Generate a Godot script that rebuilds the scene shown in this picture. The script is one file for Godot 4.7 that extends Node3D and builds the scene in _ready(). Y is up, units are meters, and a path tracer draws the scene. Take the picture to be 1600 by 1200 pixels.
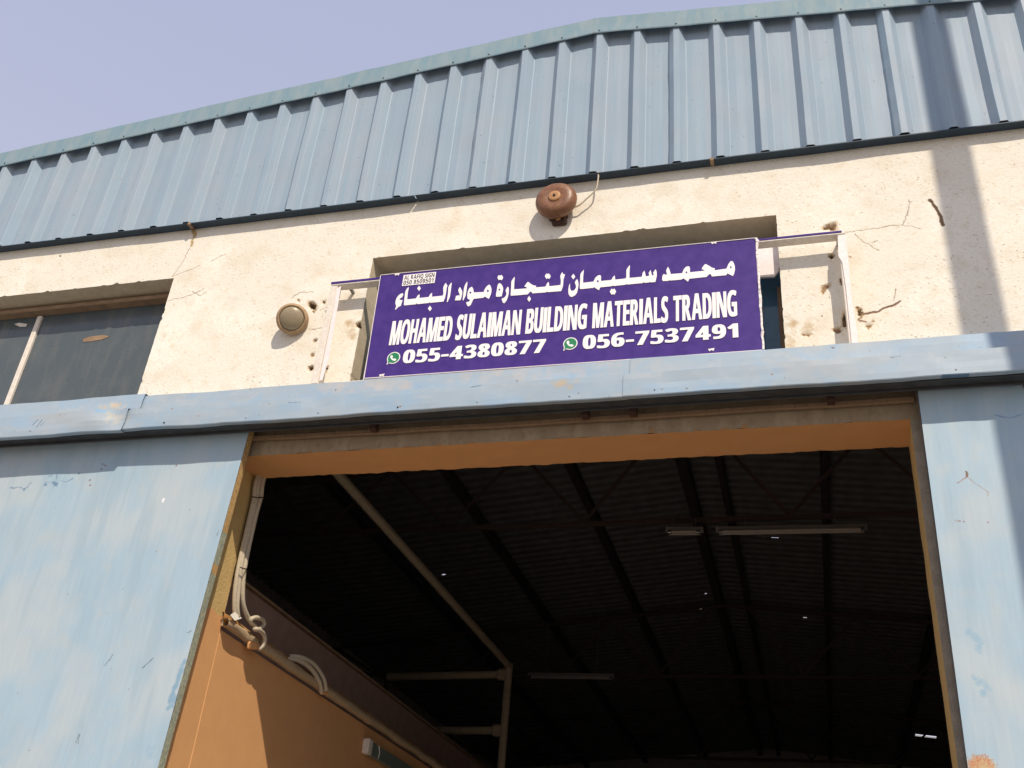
extends Node3D

# ------------------------------------------------------------------ camera model: a pixel of the 1600x1200 photo is a direction; the depth comes from the plane it lies on
const EYE := Vector3(0, 1.6, 5.0)
const FOCAL := 1608.64
const ROT := Vector3(31.0704, 17.7025, 5.3162)
const SUN_TO := Vector3(0.58, 1.18, 1.0)
var cam_basis := Basis.from_euler(ROT * PI / 180.0)

func ray(u, v) -> Vector3:
	return cam_basis * Vector3((u - 800.0) / FOCAL, -(v - 600.0) / FOCAL, -1.0)
func pz(u, v, z) -> Vector3:
	var r := ray(u, v)
	return EYE + r * ((z - EYE.z) / r.z)
func px(u, v, x) -> Vector3:
	var r := ray(u, v)
	return EYE + r * ((x - EYE.x) / r.x)
func py(u, v, y) -> Vector3:
	var r := ray(u, v)
	return EYE + r * ((y - EYE.y) / r.y)

# ------------------------------------------------------------------ naming
var used := {}
func numbered(n: String) -> String:
	if not used.has(n):
		used[n] = 0
		return n
	used[n] += 1
	return "%s_%03d" % [n, used[n]]
func tag(o, label = "", category = "", group = ""):
	if label: o.set_meta("label", label)
	if category: o.set_meta("category", category)
	if group: o.set_meta("group", group)
	return o
func thing(called, label, category, at := Vector3.ZERO, group = ""):
	var o := Node3D.new()
	o.name = numbered(called)
	add_child(o)
	o.position = at
	return tag(o, label, category, group)
func world_of(p) -> Vector3:
	var at := Vector3.ZERO
	while p != self and p != null:
		at += p.position
		p = p.get_parent()
	return at
# Commits a mesh whose vertices are in world metres as a child of parent.
func obj(called, mesh, material, parent = self):
	if mesh is SurfaceTool:
		mesh = mesh.commit()
	var o := MeshInstance3D.new()
	o.name = called if parent != self else numbered(called)
	o.mesh = mesh
	o.material_override = material
	parent.add_child(o, true)
	o.position = -world_of(parent)
	return o
func put(called, mesh, material, parent, at, rot = Vector3.ZERO, sc = Vector3.ONE):
	var o = obj(called, mesh, material, parent)
	o.position += at
	o.rotation = rot
	o.scale = sc
	return o

# ------------------------------------------------------------------ shapes
func tool() -> SurfaceTool:
	var st := SurfaceTool.new()
	st.begin(Mesh.PRIMITIVE_TRIANGLES)
	return st
func done(st: SurfaceTool, smooth = false) -> ArrayMesh:
	st.generate_normals()
	return st.commit()
# a b c d counter-clockwise when seen from outside
func quad(st: SurfaceTool, a, b, c, d, ua = Vector2.ZERO, ub = Vector2.RIGHT, uc = Vector2.ONE, ud = Vector2.DOWN, flat = true):
	if flat: st.set_smooth_group(-1)
	for p in [[a, ua], [c, uc], [b, ub], [a, ua], [d, ud], [c, uc]]:
		st.set_uv(p[1])
		st.add_vertex(p[0])
func tri(st: SurfaceTool, a, b, c):
	st.set_smooth_group(-1)
	for p in [a, c, b]:
		st.set_uv(Vector2(p.x, p.y))
		st.add_vertex(p)
# box with chamfered edges
func bevel(st: SurfaceTool, lo: Vector3, hi: Vector3, b := 0.004, bas := Basis.IDENTITY, about := Vector3.ZERO):
	var c := (lo + hi) / 2
	var h := (hi - lo) / 2
	b = minf(b, minf(h.x, minf(h.y, h.z)) * 0.6)
	var f := func(v: Vector3): return about + bas * (c + v - about)
	for ax in 3:
		for s in [-1, 1]:
			var u := (ax + 1) % 3
			var w := (ax + 2) % 3
			var q := []
			for k in [[-1, -1], [1, -1], [1, 1], [-1, 1]]:
				var v := Vector3.ZERO
				v[ax] = s * h[ax]
				v[u] = k[0] * (h[u] - b)
				v[w] = k[1] * (h[w] - b)
				q.append(f.call(v))
			if s < 0: q.reverse()
			quad(st, q[0], q[1], q[2], q[3])
			# chamfers along w between +-u and this face
			for t in [-1, 1]:
				var a1 := Vector3.ZERO
				a1[ax] = s * h[ax]
				a1[u] = t * (h[u] - b)
				var a2 := Vector3.ZERO
				a2[ax] = s * (h[ax] - b)
				a2[u] = t * h[u]
				var e := Vector3.ZERO
				e[w] = h[w] - b
				var qq := [f.call(a1 - e), f.call(a2 - e), f.call(a2 + e), f.call(a1 + e)]
				if s * t < 0: qq.reverse()
				quad(st, qq[0], qq[1], qq[2], qq[3])
	for sx in [-1, 1]:
		for sy in [-1, 1]:
			for sz in [-1, 1]:
				var v1 := Vector3(sx * h.x, sy * (h.y - b), sz * (h.z - b))
				var v2 := Vector3(sx * (h.x - b), sy * h.y, sz * (h.z - b))
				var v3 := Vector3(sx * (h.x - b), sy * (h.y - b), sz * h.z)
				if sx * sy * sz > 0: tri(st, f.call(v1), f.call(v2), f.call(v3))
				else: tri(st, f.call(v1), f.call(v3), f.call(v2))
func bbox(lo: Vector3, hi: Vector3, b := 0.004) -> ArrayMesh:
	var st := tool()
	bevel(st, lo, hi, b)
	return done(st)
# bar of square section from a to b
func bar(st: SurfaceTool, a: Vector3, b: Vector3, w := 0.04, h := 0.04, bv := 0.004, up := Vector3.UP):
	var d := (b - a)
	var z := d.normalized()
	if absf(z.dot(up)) > 0.98: up = Vector3.RIGHT
	var x := up.cross(z).normalized()
	var y := z.cross(x)
	var m := (a + b) / 2
	bevel(st, m - Vector3(w, h, d.length()) / 2, m + Vector3(w, h, d.length()) / 2, bv, Basis(x, y, z), m)
func tube(st: SurfaceTool, pts: Array, r := 0.01, sides := 8, ribbed := 0.0, caps := true):
	var up := Vector3(0.31, 0.9, 0.2)
	var rings := []
	for i in pts.size():
		var t: Vector3 = (pts[mini(i + 1, pts.size() - 1)] - pts[maxi(i - 1, 0)]).normalized()
		var s := t.cross(up).normalized()
		up = s.cross(t).normalized()
		var ring := []
		var rr := r * (1.0 - ribbed * (i % 2))
		for k in sides:
			var a := TAU * k / sides
			ring.append(pts[i] + (s * cos(a) + up * sin(a)) * rr)
		rings.append(ring)
	st.set_smooth_group(0)
	for i in rings.size() - 1:
		for k in sides:
			var k2 := (k + 1) % sides
			quad(st, rings[i][k], rings[i][k2], rings[i + 1][k2], rings[i + 1][k], Vector2(float(k) / sides, i), Vector2(float(k + 1) / sides, i), Vector2(float(k + 1) / sides, i + 1), Vector2(float(k) / sides, i + 1), false)
	if caps:
		st.set_smooth_group(-1)
		for k in range(1, sides - 1):
			tri(st, rings[0][0], rings[0][k + 1], rings[0][k])
			tri(st, rings[-1][0], rings[-1][k], rings[-1][k + 1])
# smooth curve through points
func curve(pts: Array, step := 0.02) -> Array:
	var out := []
	for i in pts.size() - 1:
		var p0: Vector3 = pts[maxi(i - 1, 0)]
		var p1: Vector3 = pts[i]
		var p2: Vector3 = pts[i + 1]
		var p3: Vector3 = pts[mini(i + 2, pts.size() - 1)]
		var n := maxi(1, int(p1.distance_to(p2) / step))
		for k in n:
			out.append(p1.cubic_interpolate(p2, p0, p3, float(k) / n))
	out.append(pts[-1])
	return out
# turned about the z axis: profile of (radius, z)
func lathe(prof: Array, sides := 40, smooth := true, wob := 0.0) -> ArrayMesh:
	var st := tool()
	st.set_smooth_group(0 if smooth else -1)
	for i in prof.size() - 1:
		for k in sides:
			var q := []
			for e in [[i, k], [i, k + 1], [i + 1, k + 1], [i + 1, k]]:
				var a: float = TAU * e[1] / sides
				var r: float = prof[e[0]].x * (1.0 + wob * sin(a * 3.0 + 1.0) + wob * 0.6 * sin(a * 7.0))
				q.append([Vector3(cos(a) * r, sin(a) * r, prof[e[0]].y), Vector2(float(e[1]) / sides, float(e[0]) / prof.size())])
			quad(st, q[0][0], q[1][0], q[2][0], q[3][0], q[0][1], q[1][1], q[2][1], q[3][1], false)
	st.index()
	st.generate_normals()
	return st.commit()
# a grid of points p[j][i] with uv, optionally with a skip table
func grid(p: Array, uv: Callable, smooth := true) -> ArrayMesh:
	var st := tool()
	st.set_smooth_group(0 if smooth else -1)
	var nj := p.size()
	var ni: int = p[0].size()
	for j in nj:
		for i in ni:
			st.set_uv(uv.call(p[j][i]))
			st.add_vertex(p[j][i])
	for j in nj - 1:
		for i in ni - 1:
			var a := j * ni + i
			for k in [a, a + ni + 1, a + 1, a, a + ni, a + ni + 1]:
				st.add_index(k)
	st.generate_normals()
	return st.commit()
# a flat outline in the xy plane with a small thickness, front at z
func plate(pts: PackedVector2Array, z := 0.0, thick := 0.002) -> ArrayMesh:
	if not Geometry2D.is_polygon_clockwise(pts): pts.reverse()
	var idx := Geometry2D.triangulate_polygon(pts)
	var st := tool()
	st.set_smooth_group(-1)
	for i in range(0, idx.size(), 3):
		var a := pts[idx[i]]
		var b := pts[idx[i + 1]]
		var c := pts[idx[i + 2]]
		if (b - a).cross(c - a) < 0:
			var t := b
			b = c
			c = t
		tri(st, Vector3(a.x, a.y, z), Vector3(b.x, b.y, z), Vector3(c.x, c.y, z))
	for i in pts.size():
		var a := pts[i]
		var b := pts[(i + 1) % pts.size()]
		quad(st, Vector3(a.x, a.y, z), Vector3(b.x, b.y, z), Vector3(b.x, b.y, z - thick), Vector3(a.x, a.y, z - thick))
	return done(st)

# ------------------------------------------------------------------ noise and painted surfaces
func fnoise(sd: int, freq: float, oct := 4, type := FastNoiseLite.TYPE_SIMPLEX_SMOOTH) -> FastNoiseLite:
	var n := FastNoiseLite.new()
	n.seed = sd
	n.noise_type = type
	n.frequency = freq
	n.fractal_octaves = oct
	return n
# 0..1 values of a noise, stretched by sx, sy
func noise_map(w: int, h: int, sd: int, freq: float, oct := 4, sx := 1.0, sy := 1.0) -> PackedByteArray:
	var im := fnoise(sd, freq, oct).get_image(maxi(8, int(w / sx)), maxi(8, int(h / sy)), false, false, true)
	im.convert(Image.FORMAT_L8)
	if im.get_width() != w or im.get_height() != h: im.resize(w, h, Image.INTERPOLATE_CUBIC)
	return im.get_data()

class Canvas:
	var w: int
	var h: int
	var x0: float
	var y1: float
	var sx: float
	var sy: float
	var col := PackedColorArray()
	var hgt := PackedFloat32Array()
	var rng := RandomNumberGenerator.new()
	func _init(W, H, X0, Y0, X1, Y1, base):
		w = W
		h = H
		x0 = X0
		y1 = Y1
		sx = W / (X1 - X0)
		sy = H / (Y1 - Y0)
		col.resize(w * h)
		col.fill(base)
		hgt.resize(w * h)
		hgt.fill(0.5)
		rng.seed = 77 + W
	func uv(p: Vector3) -> Vector2:
		return Vector2((p.x - x0) * sx / w, (y1 - p.y) * sy / h)
	# mix toward a colour where a noise is over a threshold
	func layer(map: PackedByteArray, c: Color, lo: float, hi: float, amount: float, dh := 0.0):
		for i in w * h:
			var t := clampf((map[i] / 255.0 - lo) / (hi - lo), 0.0, 1.0)
			if t > 0.0:
				col[i] = col[i].lerp(c, t * amount)
				hgt[i] += dh * t
	func dab(x: float, y: float, r: float, c: Color, a: float, dh := 0.0):
		var cx := (x - x0) * sx
		var cy := (y1 - y) * sy
		var rx := r * sx
		var ry := r * sy
		for j in range(maxi(0, int(cy - ry - 1)), mini(h, int(cy + ry + 2))):
			for i in range(maxi(0, int(cx - rx - 1)), mini(w, int(cx + rx + 2))):
				var d := Vector2((i + 0.5 - cx) / maxf(rx, 0.5), (j + 0.5 - cy) / maxf(ry, 0.5)).length()
				var t := clampf((1.15 - d) * 3.0, 0.0, 1.0)
				if t > 0.0:
					var k := j * w + i
					col[k] = col[k].lerp(c, t * a)
					hgt[k] += dh * t
	func line(pts: Array, wid: float, c: Color, a: float, jit := 0.004, dh := 0.0):
		var drift := Vector2.ZERO
		var fat := 1.0
		for s in pts.size() - 1:
			var p: Vector2 = pts[s]
			var q: Vector2 = pts[s + 1]
			var n := maxi(1, int(p.distance_to(q) / 0.002))
			for k in n:
				drift = (drift + Vector2(rng.randf_range(-jit, jit), rng.randf_range(-jit, jit)) * 0.5) * 0.93
				fat = clampf(fat + rng.randf_range(-0.12, 0.12), 0.45, 1.25)
				var m := p.lerp(q, float(k) / n) + drift
				dab(m.x, m.y, wid * fat, c, a * 0.7, dh * 0.4)
	func poly(pts: PackedVector2Array, c: Color, a: float, dh := 0.0, rough := 0.0):
		var lo := pts[0]
		var hi := pts[0]
		for p in pts:
			lo = Vector2(minf(lo.x, p.x), minf(lo.y, p.y))
			hi = Vector2(maxf(hi.x, p.x), maxf(hi.y, p.y))
		for j in range(maxi(0, int((y1 - hi.y) * sy) - 2), mini(h, int((y1 - lo.y) * sy) + 3)):
			for i in range(maxi(0, int((lo.x - x0) * sx) - 2), mini(w, int((hi.x - x0) * sx) + 3)):
				var p := Vector2(x0 + (i + 0.5) / sx + rng.randf_range(-rough, rough), y1 - (j + 0.5) / sy + rng.randf_range(-rough, rough))
				if Geometry2D.is_point_in_polygon(p, pts):
					var k := j * w + i
					col[k] = col[k].lerp(c, a * rng.randf_range(0.85, 1.0))
					hgt[k] += dh
	func color_tex() -> ImageTexture:
		var b := PackedByteArray()
		b.resize(w * h * 3)
		for i in w * h:
			var c := col[i]
			b[i * 3] = clampi(int(c.r * 255.0), 0, 255)
			b[i * 3 + 1] = clampi(int(c.g * 255.0), 0, 255)
			b[i * 3 + 2] = clampi(int(c.b * 255.0), 0, 255)
		return ImageTexture.create_from_image(Image.create_from_data(w, h, false, Image.FORMAT_RGB8, b))
	func height_tex() -> ImageTexture:
		var b := PackedByteArray()
		b.resize(w * h)
		for i in w * h: b[i] = clampi(int(hgt[i] * 255.0), 0, 255)
		return ImageTexture.create_from_image(Image.create_from_data(w, h, false, Image.FORMAT_L8, b))

func canvas_mat(c: Canvas, rough := 0.9, relief := 0.0, spec := 0.5) -> StandardMaterial3D:
	var m := StandardMaterial3D.new()
	m.albedo_texture = c.color_tex()
	m.roughness = rough
	m.metallic_specular = spec
	m.texture_repeat = true
	if relief > 0.0:
		m.heightmap_enabled = true
		m.heightmap_texture = c.height_tex()
		m.heightmap_scale = relief
	return m
func rgb(r, g, b) -> Color:
	return Color(r / 255.0, g / 255.0, b / 255.0)
# A plain surface with a mottled grain in the world's axes
func mottled(a: Color, b: Color, rough := 0.8, scale := 1.0, metal := 0.0, sd := 1, relief := 0.0, stretch := Vector3.ONE, freq := 0.03) -> StandardMaterial3D:
	var w := 256
	var im := Image.create(w, w, false, Image.FORMAT_RGB8)
	var n := fnoise(sd, freq, 5)
	var s := n.get_seamless_image(w, w, false, false, 0.15, true)
	var g := fnoise(sd + 9, 0.22, 3).get_seamless_image(w, w, false, false, 0.15, true)
	for y in w:
		for x in w:
			var t := clampf(s.get_pixel(x, y).r * 0.75 + g.get_pixel(x, y).r * 0.25, 0.0, 1.0)
			im.set_pixel(x, y, a.lerp(b, t))
	var m := StandardMaterial3D.new()
	m.albedo_texture = ImageTexture.create_from_image(im)
	m.uv1_triplanar = true
	m.uv1_world_triplanar = true
	m.uv1_scale = Vector3.ONE * scale * stretch
	m.roughness = rough
	m.metallic = metal
	if relief > 0.0:
		m.heightmap_enabled = true
		m.heightmap_texture = ImageTexture.create_from_image(g)
		m.heightmap_scale = relief
	return m
func plain(c: Color, rough := 0.6, metal := 0.0) -> StandardMaterial3D:
	var m := StandardMaterial3D.new()
	m.albedo_color = c
	m.roughness = rough
	m.metallic = metal
	return m

# ------------------------------------------------------------------ main measures (metres)
const DOOR_L := -3.36        # left side of the doorway
const DOOR_R := 0.598
const DOOR_T := 4.372
const WIN := [-6.8, -4.2, 4.6, 5.86]      # old window beside the sign wall
const REC := [-2.66, -0.014, 4.6, 5.845]  # window behind the sign
const SIDE_L := -8.2
const SIDE_R := 5.8
const RIDGE := -1.2
const REAR := -22.0
const SHEET_Y := 6.305
const PITCH := 0.2755
func cap_y(x: float) -> float:     # lower edge of the ridge cap along the gable
	return 7.648 - (0.0955 * (RIDGE - x) if x < RIDGE else 0.1055 * (x - RIDGE))

var M := {}

func _ready():
	setup_view()
	make_materials()
	print("materials")
	build_ground()
	build_warehouse()
	print("warehouse")
	build_cladding()
	build_doors()
	build_rail()
	print("doors")
	build_sign()
	build_bell()
	build_lamp()
	print("sign")
	build_interior()
	build_cables()
	build_pole()
	print("done")

func setup_view():
	var cam := Camera3D.new()
	cam.name = "camera"
	cam.position = EYE
	cam.basis = cam_basis
	cam.fov = 40.9096
	cam.near = 0.05
	cam.far = 4000.0
	add_child(cam)
	cam.current = true
	var env := Environment.new()
	env.background_mode = Environment.BG_SKY
	var sm := ProceduralSkyMaterial.new()
	sm.sky_top_color = rgb(158, 165, 193)
	sm.sky_horizon_color = rgb(232, 230, 230)
	sm.sky_curve = 0.25
	sm.ground_bottom_color = rgb(150, 130, 105)
	sm.ground_horizon_color = rgb(190, 180, 165)
	sm.sun_angle_max = 20.0
	sm.sun_curve = 0.1
	var sky := Sky.new()
	sky.sky_material = sm
	env.sky = sky
	env.tonemap_mode = Environment.TONE_MAPPER_LINEAR
	env.tonemap_exposure = 1.24
	env.sdfgi_enabled = true
	env.ssao_enabled = true
	env.ssil_enabled = true
	var we := WorldEnvironment.new()
	we.name = "world_environment"
	we.environment = env
	add_child(we)
	var sun := DirectionalLight3D.new()
	sun.name = "sun"
	sun.light_energy = 1.03
	sun.light_color = rgb(255, 242, 222)
	sun.light_angular_distance = 0.5
	sun.shadow_enabled = true
	add_child(sun)
	sun.basis = Basis.looking_at(-SUN_TO.normalized(), Vector3.UP)

func v2(u, v, z = 0.0) -> Vector2:
	var p := pz(u, v, z)
	return Vector2(p.x, p.y)
func v2s(a: Array, z = 0.0) -> Array:
	var o := []
	for q in a: o.append(v2(q[0], q[1], z))
	return o

var wall_canvas: Canvas
var wall_chips := []      # [outline, depth]
func make_materials():
	paint_wall()
	M.inner = mottled(rgb(206, 202, 198), rgb(184, 180, 176), 0.95, 0.4, 0.0, 4)
	M.floor = mottled(rgb(176, 168, 158), rgb(150, 143, 135), 0.95, 0.3, 0.0, 5)
	M.ground = mottled(rgb(146, 139, 128), rgb(120, 113, 104), 0.97, 0.2, 0.0, 6)
	M.roof = mottled(rgb(136, 138, 142), rgb(100, 98, 100), 0.7, 0.5, 0.0, 7)
	M.steel = mottled(rgb(84, 78, 78), rgb(62, 58, 60), 0.7, 1.0, 0.0, 8)
	M.red_steel = mottled(rgb(106, 88, 82), rgb(84, 70, 68), 0.8, 1.0, 0.0, 9)
	M.orange = mottled(rgb(226, 170, 114), rgb(218, 162, 108), 0.85, 0.6, 0.0, 10, 0.05)
	M.ochre = mottled(rgb(214, 184, 124), rgb(198, 168, 112), 0.85, 0.8, 0.0, 11, 0.2)
	M.beam = mottled(rgb(176, 146, 132), rgb(152, 124, 112), 0.8, 0.8, 0.0, 12)
	M.pipe = mottled(rgb(190, 176, 150), rgb(160, 144, 122), 0.7, 2.0, 0.0, 13)
	M.navy = mottled(rgb(52, 72, 90), rgb(38, 54, 68), 0.6, 1.0, 0.0, 14)
	M.track = mottled(rgb(84, 88, 92), rgb(52, 54, 58), 0.7, 1.0, 0.0, 15)
	M.tan = mottled(rgb(170, 142, 112), rgb(128, 104, 84), 0.9, 1.0, 0.0, 16)
	M.white_metal = mottled(rgb(240, 232, 222), rgb(214, 202, 188), 0.55, 3.0, 0.0, 17)
	M.banner_white = mottled(rgb(246, 238, 236), rgb(230, 218, 216), 0.6, 3.0, 0.0, 18)
	M.purple = mottled(rgb(84, 60, 138), rgb(62, 44, 120), 0.42, 1.2, 0.0, 19)
	M.purple.metallic_specular = 0.3
	M.letter = plain(rgb(246, 240, 240), 0.45)
	M.ink = plain(rgb(52, 48, 50), 0.6)
	M.green = plain(rgb(34, 128, 84), 0.45)
	M.rust = mottled(rgb(156, 116, 76), rgb(102, 60, 46), 0.4, 3.2, 0.0, 20, 0.1)
	M.rust_light = mottled(rgb(190, 144, 96), rgb(164, 116, 76), 0.5, 6.0, 0.0, 21)
	M.rust_dark = mottled(rgb(84, 48, 38), rgb(52, 34, 28), 0.7, 6.0, 0.0, 22)
	M.dust_cast = mottled(rgb(196, 168, 132), rgb(150, 122, 94), 0.9, 5.0, 0.0, 23, 0.2)
	M.dome = mottled(rgb(160, 146, 120), rgb(144, 128, 102), 0.35, 4.0, 0.0, 24)
	M.cable = mottled(rgb(206, 194, 172), rgb(180, 166, 144), 0.55, 5.0, 0.0, 25)
	M.tie = plain(rgb(30, 28, 28), 0.5)
	M.wood = mottled(rgb(206, 158, 96), rgb(150, 104, 58), 0.8, 2.5, 0.0, 26, 0.1, Vector3(1, 1, 0.25))
	M.caulk = mottled(rgb(198, 178, 146), rgb(176, 146, 112), 0.9, 4.0, 0.0, 27, 0.3)
	M.paper = plain(rgb(240, 234, 224), 0.8)
	M.tube_glass = plain(rgb(214, 206, 200), 0.3)
	M.fixture = mottled(rgb(190, 182, 174), rgb(164, 154, 148), 0.5, 2.0, 0.0, 28)
	M.chrome = plain(rgb(210, 210, 210), 0.25, 1.0)
	M.galv = mottled(rgb(150, 150, 146), rgb(120, 120, 118), 0.5, 0.7, 0.3, 29)
	M.smoke_plate = mottled(rgb(120, 132, 124), rgb(104, 116, 108), 0.4, 2.0, 0.0, 30)
	# dusty dark window glass
	var pc := Canvas.new(1024, 512, -6.8, 4.6, -4.18, 5.88, rgb(80, 89, 94))
	pc.layer(noise_map(1024, 512, 131, 0.01, 4), rgb(88, 96, 99), 0.45, 0.85, 0.7)
	pc.layer(noise_map(1024, 512, 132, 0.02, 4, 1.0, 5.0), rgb(104, 106, 102), 0.5, 0.85, 0.5)
	pc.layer(noise_map(1024, 512, 134, 0.12, 3), rgb(112, 112, 106), 0.62, 0.85, 0.4)
	for k in 60:
		pc.dab(pc.rng.randf_range(-6.6, -4.3), pc.rng.randf_range(4.8, 5.5), pc.rng.randf_range(0.002, 0.004), rgb(150, 150, 146), 0.5)
	M.pane = canvas_mat(pc, 0.16, 0.0, 0.5)
	M.blue_pane = mottled(rgb(88, 126, 152), rgb(74, 110, 136), 0.08, 0.8, 0.0, 32)
	paint_cladding()
	paint_doors()

# cream plaster: the marks are put where the photo shows them
func paint_wall():
	var c := Canvas.new(2048, 448, -6.7, 4.6, 2.5, 6.4, rgb(232, 226, 213))
	wall_canvas = c
	c.layer(noise_map(c.w, c.h, 1, 0.006, 4), rgb(240, 234, 222), 0.5, 0.85, 0.9)
	c.layer(noise_map(c.w, c.h, 2, 0.011, 5), rgb(220, 208, 188), 0.58, 0.9, 0.6)
	c.layer(noise_map(c.w, c.h, 3, 0.03, 4), rgb(224, 213, 194), 0.6, 0.85, 0.5)
	c.layer(noise_map(c.w, c.h, 5, 0.07, 4), rgb(210, 192, 164), 0.66, 0.9, 0.45, -0.05)
	var g := noise_map(c.w, c.h, 4, 0.19, 3)
	for i in c.w * c.h:
		var t := g[i] / 255.0 - 0.5
		c.hgt[i] += t * 0.2
		c.col[i] = c.col[i] * (1.0 + t * 0.06)
	# small flakes and pits of peeling paint in patches
	var rng := RandomNumberGenerator.new()
	rng.seed = 5
	var where := fnoise(12, 1.1, 3)
	for k in 9000:
		var x := rng.randf_range(-6.6, 2.4)
		var y := rng.randf_range(4.7, 6.35)
		var dens := where.get_noise_2d(x, y * 1.5) + (0.25 if x > -1.0 else 0.0) + (0.25 if y < 5.0 else 0.0) + (0.12 if x > 0.9 else 0.0)
		if dens < rng.randf_range(-0.05, 0.6): continue
		var len := rng.randf_range(0.001, 0.012)
		var ang := rng.randf_range(-0.6, 0.6) + (PI / 2 if rng.randf() < 0.25 else 0.0)
		var tone := rgb(122, 100, 78) if rng.randf() < 0.5 else rgb(176, 154, 124)
		c.line([Vector2(x, y), Vector2(x + cos(ang) * len, y + sin(ang) * len)], 0.0017, tone, 0.7, 0.002, -0.2)
		if rng.randf() < 0.3:
			c.dab(x + 0.005, y + 0.006, rng.randf_range(0.004, 0.01), rgb(246, 240, 228), 0.5, 0.08)
	# hairline cracks
	var dark := rgb(112, 88, 66)
	for cr in [
		[[268, 432], [290, 424], [312, 415]], [[256, 471], [275, 467], [298, 461], [318, 452]], [[300, 455], [312, 462], [322, 456]],
		[[302, 352], [300, 380], [285, 410], [270, 430]], [[330, 408], [352, 396]],
		[[1318, 363], [1345, 361], [1378, 355], [1405, 352]], [[1408, 352], [1420, 353], [1440, 358]], [[1412, 350], [1418, 330], [1420, 312]],
		[[1400, 452], [1398, 470]], [[1335, 366], [1352, 380], [1374, 392]], [[1362, 380], [1372, 376]],
		[[500, 484], [520, 476]], [[484, 516], [494, 513], [503, 512]], [[455, 465], [468, 456], [490, 456]],
	]:
		c.line(v2s(cr), 0.0022, dark, 0.6, 0.004, -0.2)
	# gouge lines
	c.line(v2s([[1345, 492], [1372, 487], [1392, 478], [1408, 470]]), 0.0055, rgb(130, 102, 84), 0.9, 0.003, -0.4)
	c.line(v2s([[1452, 313], [1461, 323], [1469, 338], [1473, 352]]), 0.009, rgb(104, 86, 70), 0.9, 0.002, -0.4)
	c.line(v2s([[1340, 480], [1344, 492], [1346, 505]]), 0.008, rgb(136, 108, 84), 0.8, 0.012, -0.4)
	c.line(v2s([[1345, 501], [1354, 503]]), 0.006, rgb(138, 106, 84), 0.9, 0.003, -0.4)
	# drip marks at joints of the flashing
	c.line(v2s([[302, 352], [303, 366], [300, 384]]), 0.012, rgb(180, 150, 108), 0.5, 0.008)
	# damp stains
	for s in [[548, 515, 0.05], [545, 505, 0.03], [551, 527, 0.03], [1216, 520, 0.05], [1240, 505, 0.03], [1262, 512, 0.04], [1234, 530, 0.05]]:
		var p := v2(s[0], s[1])
		for k in 26:
			c.dab(p.x + rng.randfn(0, s[2] * 0.5), p.y + rng.randfn(0, s[2] * 0.6), rng.randf_range(0.006, 0.02), rgb(190, 164, 128), 0.14, -0.02)
	# sooty drill holes and chips: exposed mortar, sunk into the plaster
	var chips := [
		[[[482, 470], [489, 472], [495, 478], [490, 484], [485, 481], [481, 476]], 0.05, 1],
		[[[504, 470], [509, 470], [508, 474], [504, 473]], 0.03, 1], [[[488, 486], [493, 484], [490, 490]], 0.02, 1],
		[[[490, 530], [495, 529], [493, 534], [489, 535]], 0.03, 1], [[[485, 553], [490, 552], [490, 557], [486, 557]], 0.02, 0],
		[[[481, 573], [488, 570], [489, 578], [483, 579]], 0.04, 1], [[[508, 573], [513, 572], [510, 583]], 0.03, 1],
		[[[464, 467], [468, 469], [466, 471]], 0.015, 0],
		[[[556, 505], [563, 503], [564, 511], [558, 512]], 0.03, 1],
		[[[1287, 354], [1296, 350], [1306, 348], [1307, 360], [1296, 359], [1286, 358]], 0.03, 0],
		[[[1295, 398], [1301, 396], [1304, 400], [1300, 404], [1295, 402]], 0.04, 1],
		[[[1325, 400], [1329, 401], [1328, 404]], 0.02, 1],
		[[[1285, 447], [1295, 444], [1298, 446], [1291, 452], [1286, 460], [1283, 456]], 0.012, 0],
		[[[1312, 436], [1320, 435], [1320, 443], [1313, 444]], 0.02, 1], [[[1318, 457], [1322, 456], [1321, 462]], 0.02, 1],
		[[[1317, 490], [1323, 487], [1324, 512], [1316, 508]], 0.03, 1],
		[[[1300, 514], [1312, 511], [1316, 517], [1308, 520]], 0.02, 0], [[[1253, 521], [1266, 521], [1264, 525], [1254, 524]], 0.012, 0],
		[[[1283, 494], [1286, 493], [1285, 496]], 0.012, 1],
		[[[1352, 508], [1363, 507], [1357, 515]], 0.012, 0], [[[1362, 501], [1367, 499], [1366, 503]], 0.01, 0],
		[[[1339, 484], [1346, 482], [1347, 492], [1341, 493]], 0.02, 1],
		[[[92, 400], [95, 399], [94, 402]], 0.01, 1],
	]
	for ch in chips:
		var o := PackedVector2Array(v2s(ch[0]))
		var mid := Vector2.ZERO
		for q in o: mid += q / o.size()
		for k in o.size(): o[k] = mid + (o[k] - mid) * 0.9
		wall_chips.append([o, ch[1]])
		var halo := PackedVector2Array()
		for q in o: halo.append(mid + (q - mid) * 1.5)
		c.poly(halo, rgb(196, 164, 124), 0.55, -0.05, 0.006)
		c.poly(o, rgb(88, 70, 56) if ch[2] == 1 else rgb(150, 122, 94), 0.95, -0.3, 0.004)
	M.plaster = canvas_mat(c, 0.95, 0.6, 0.2)

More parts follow.
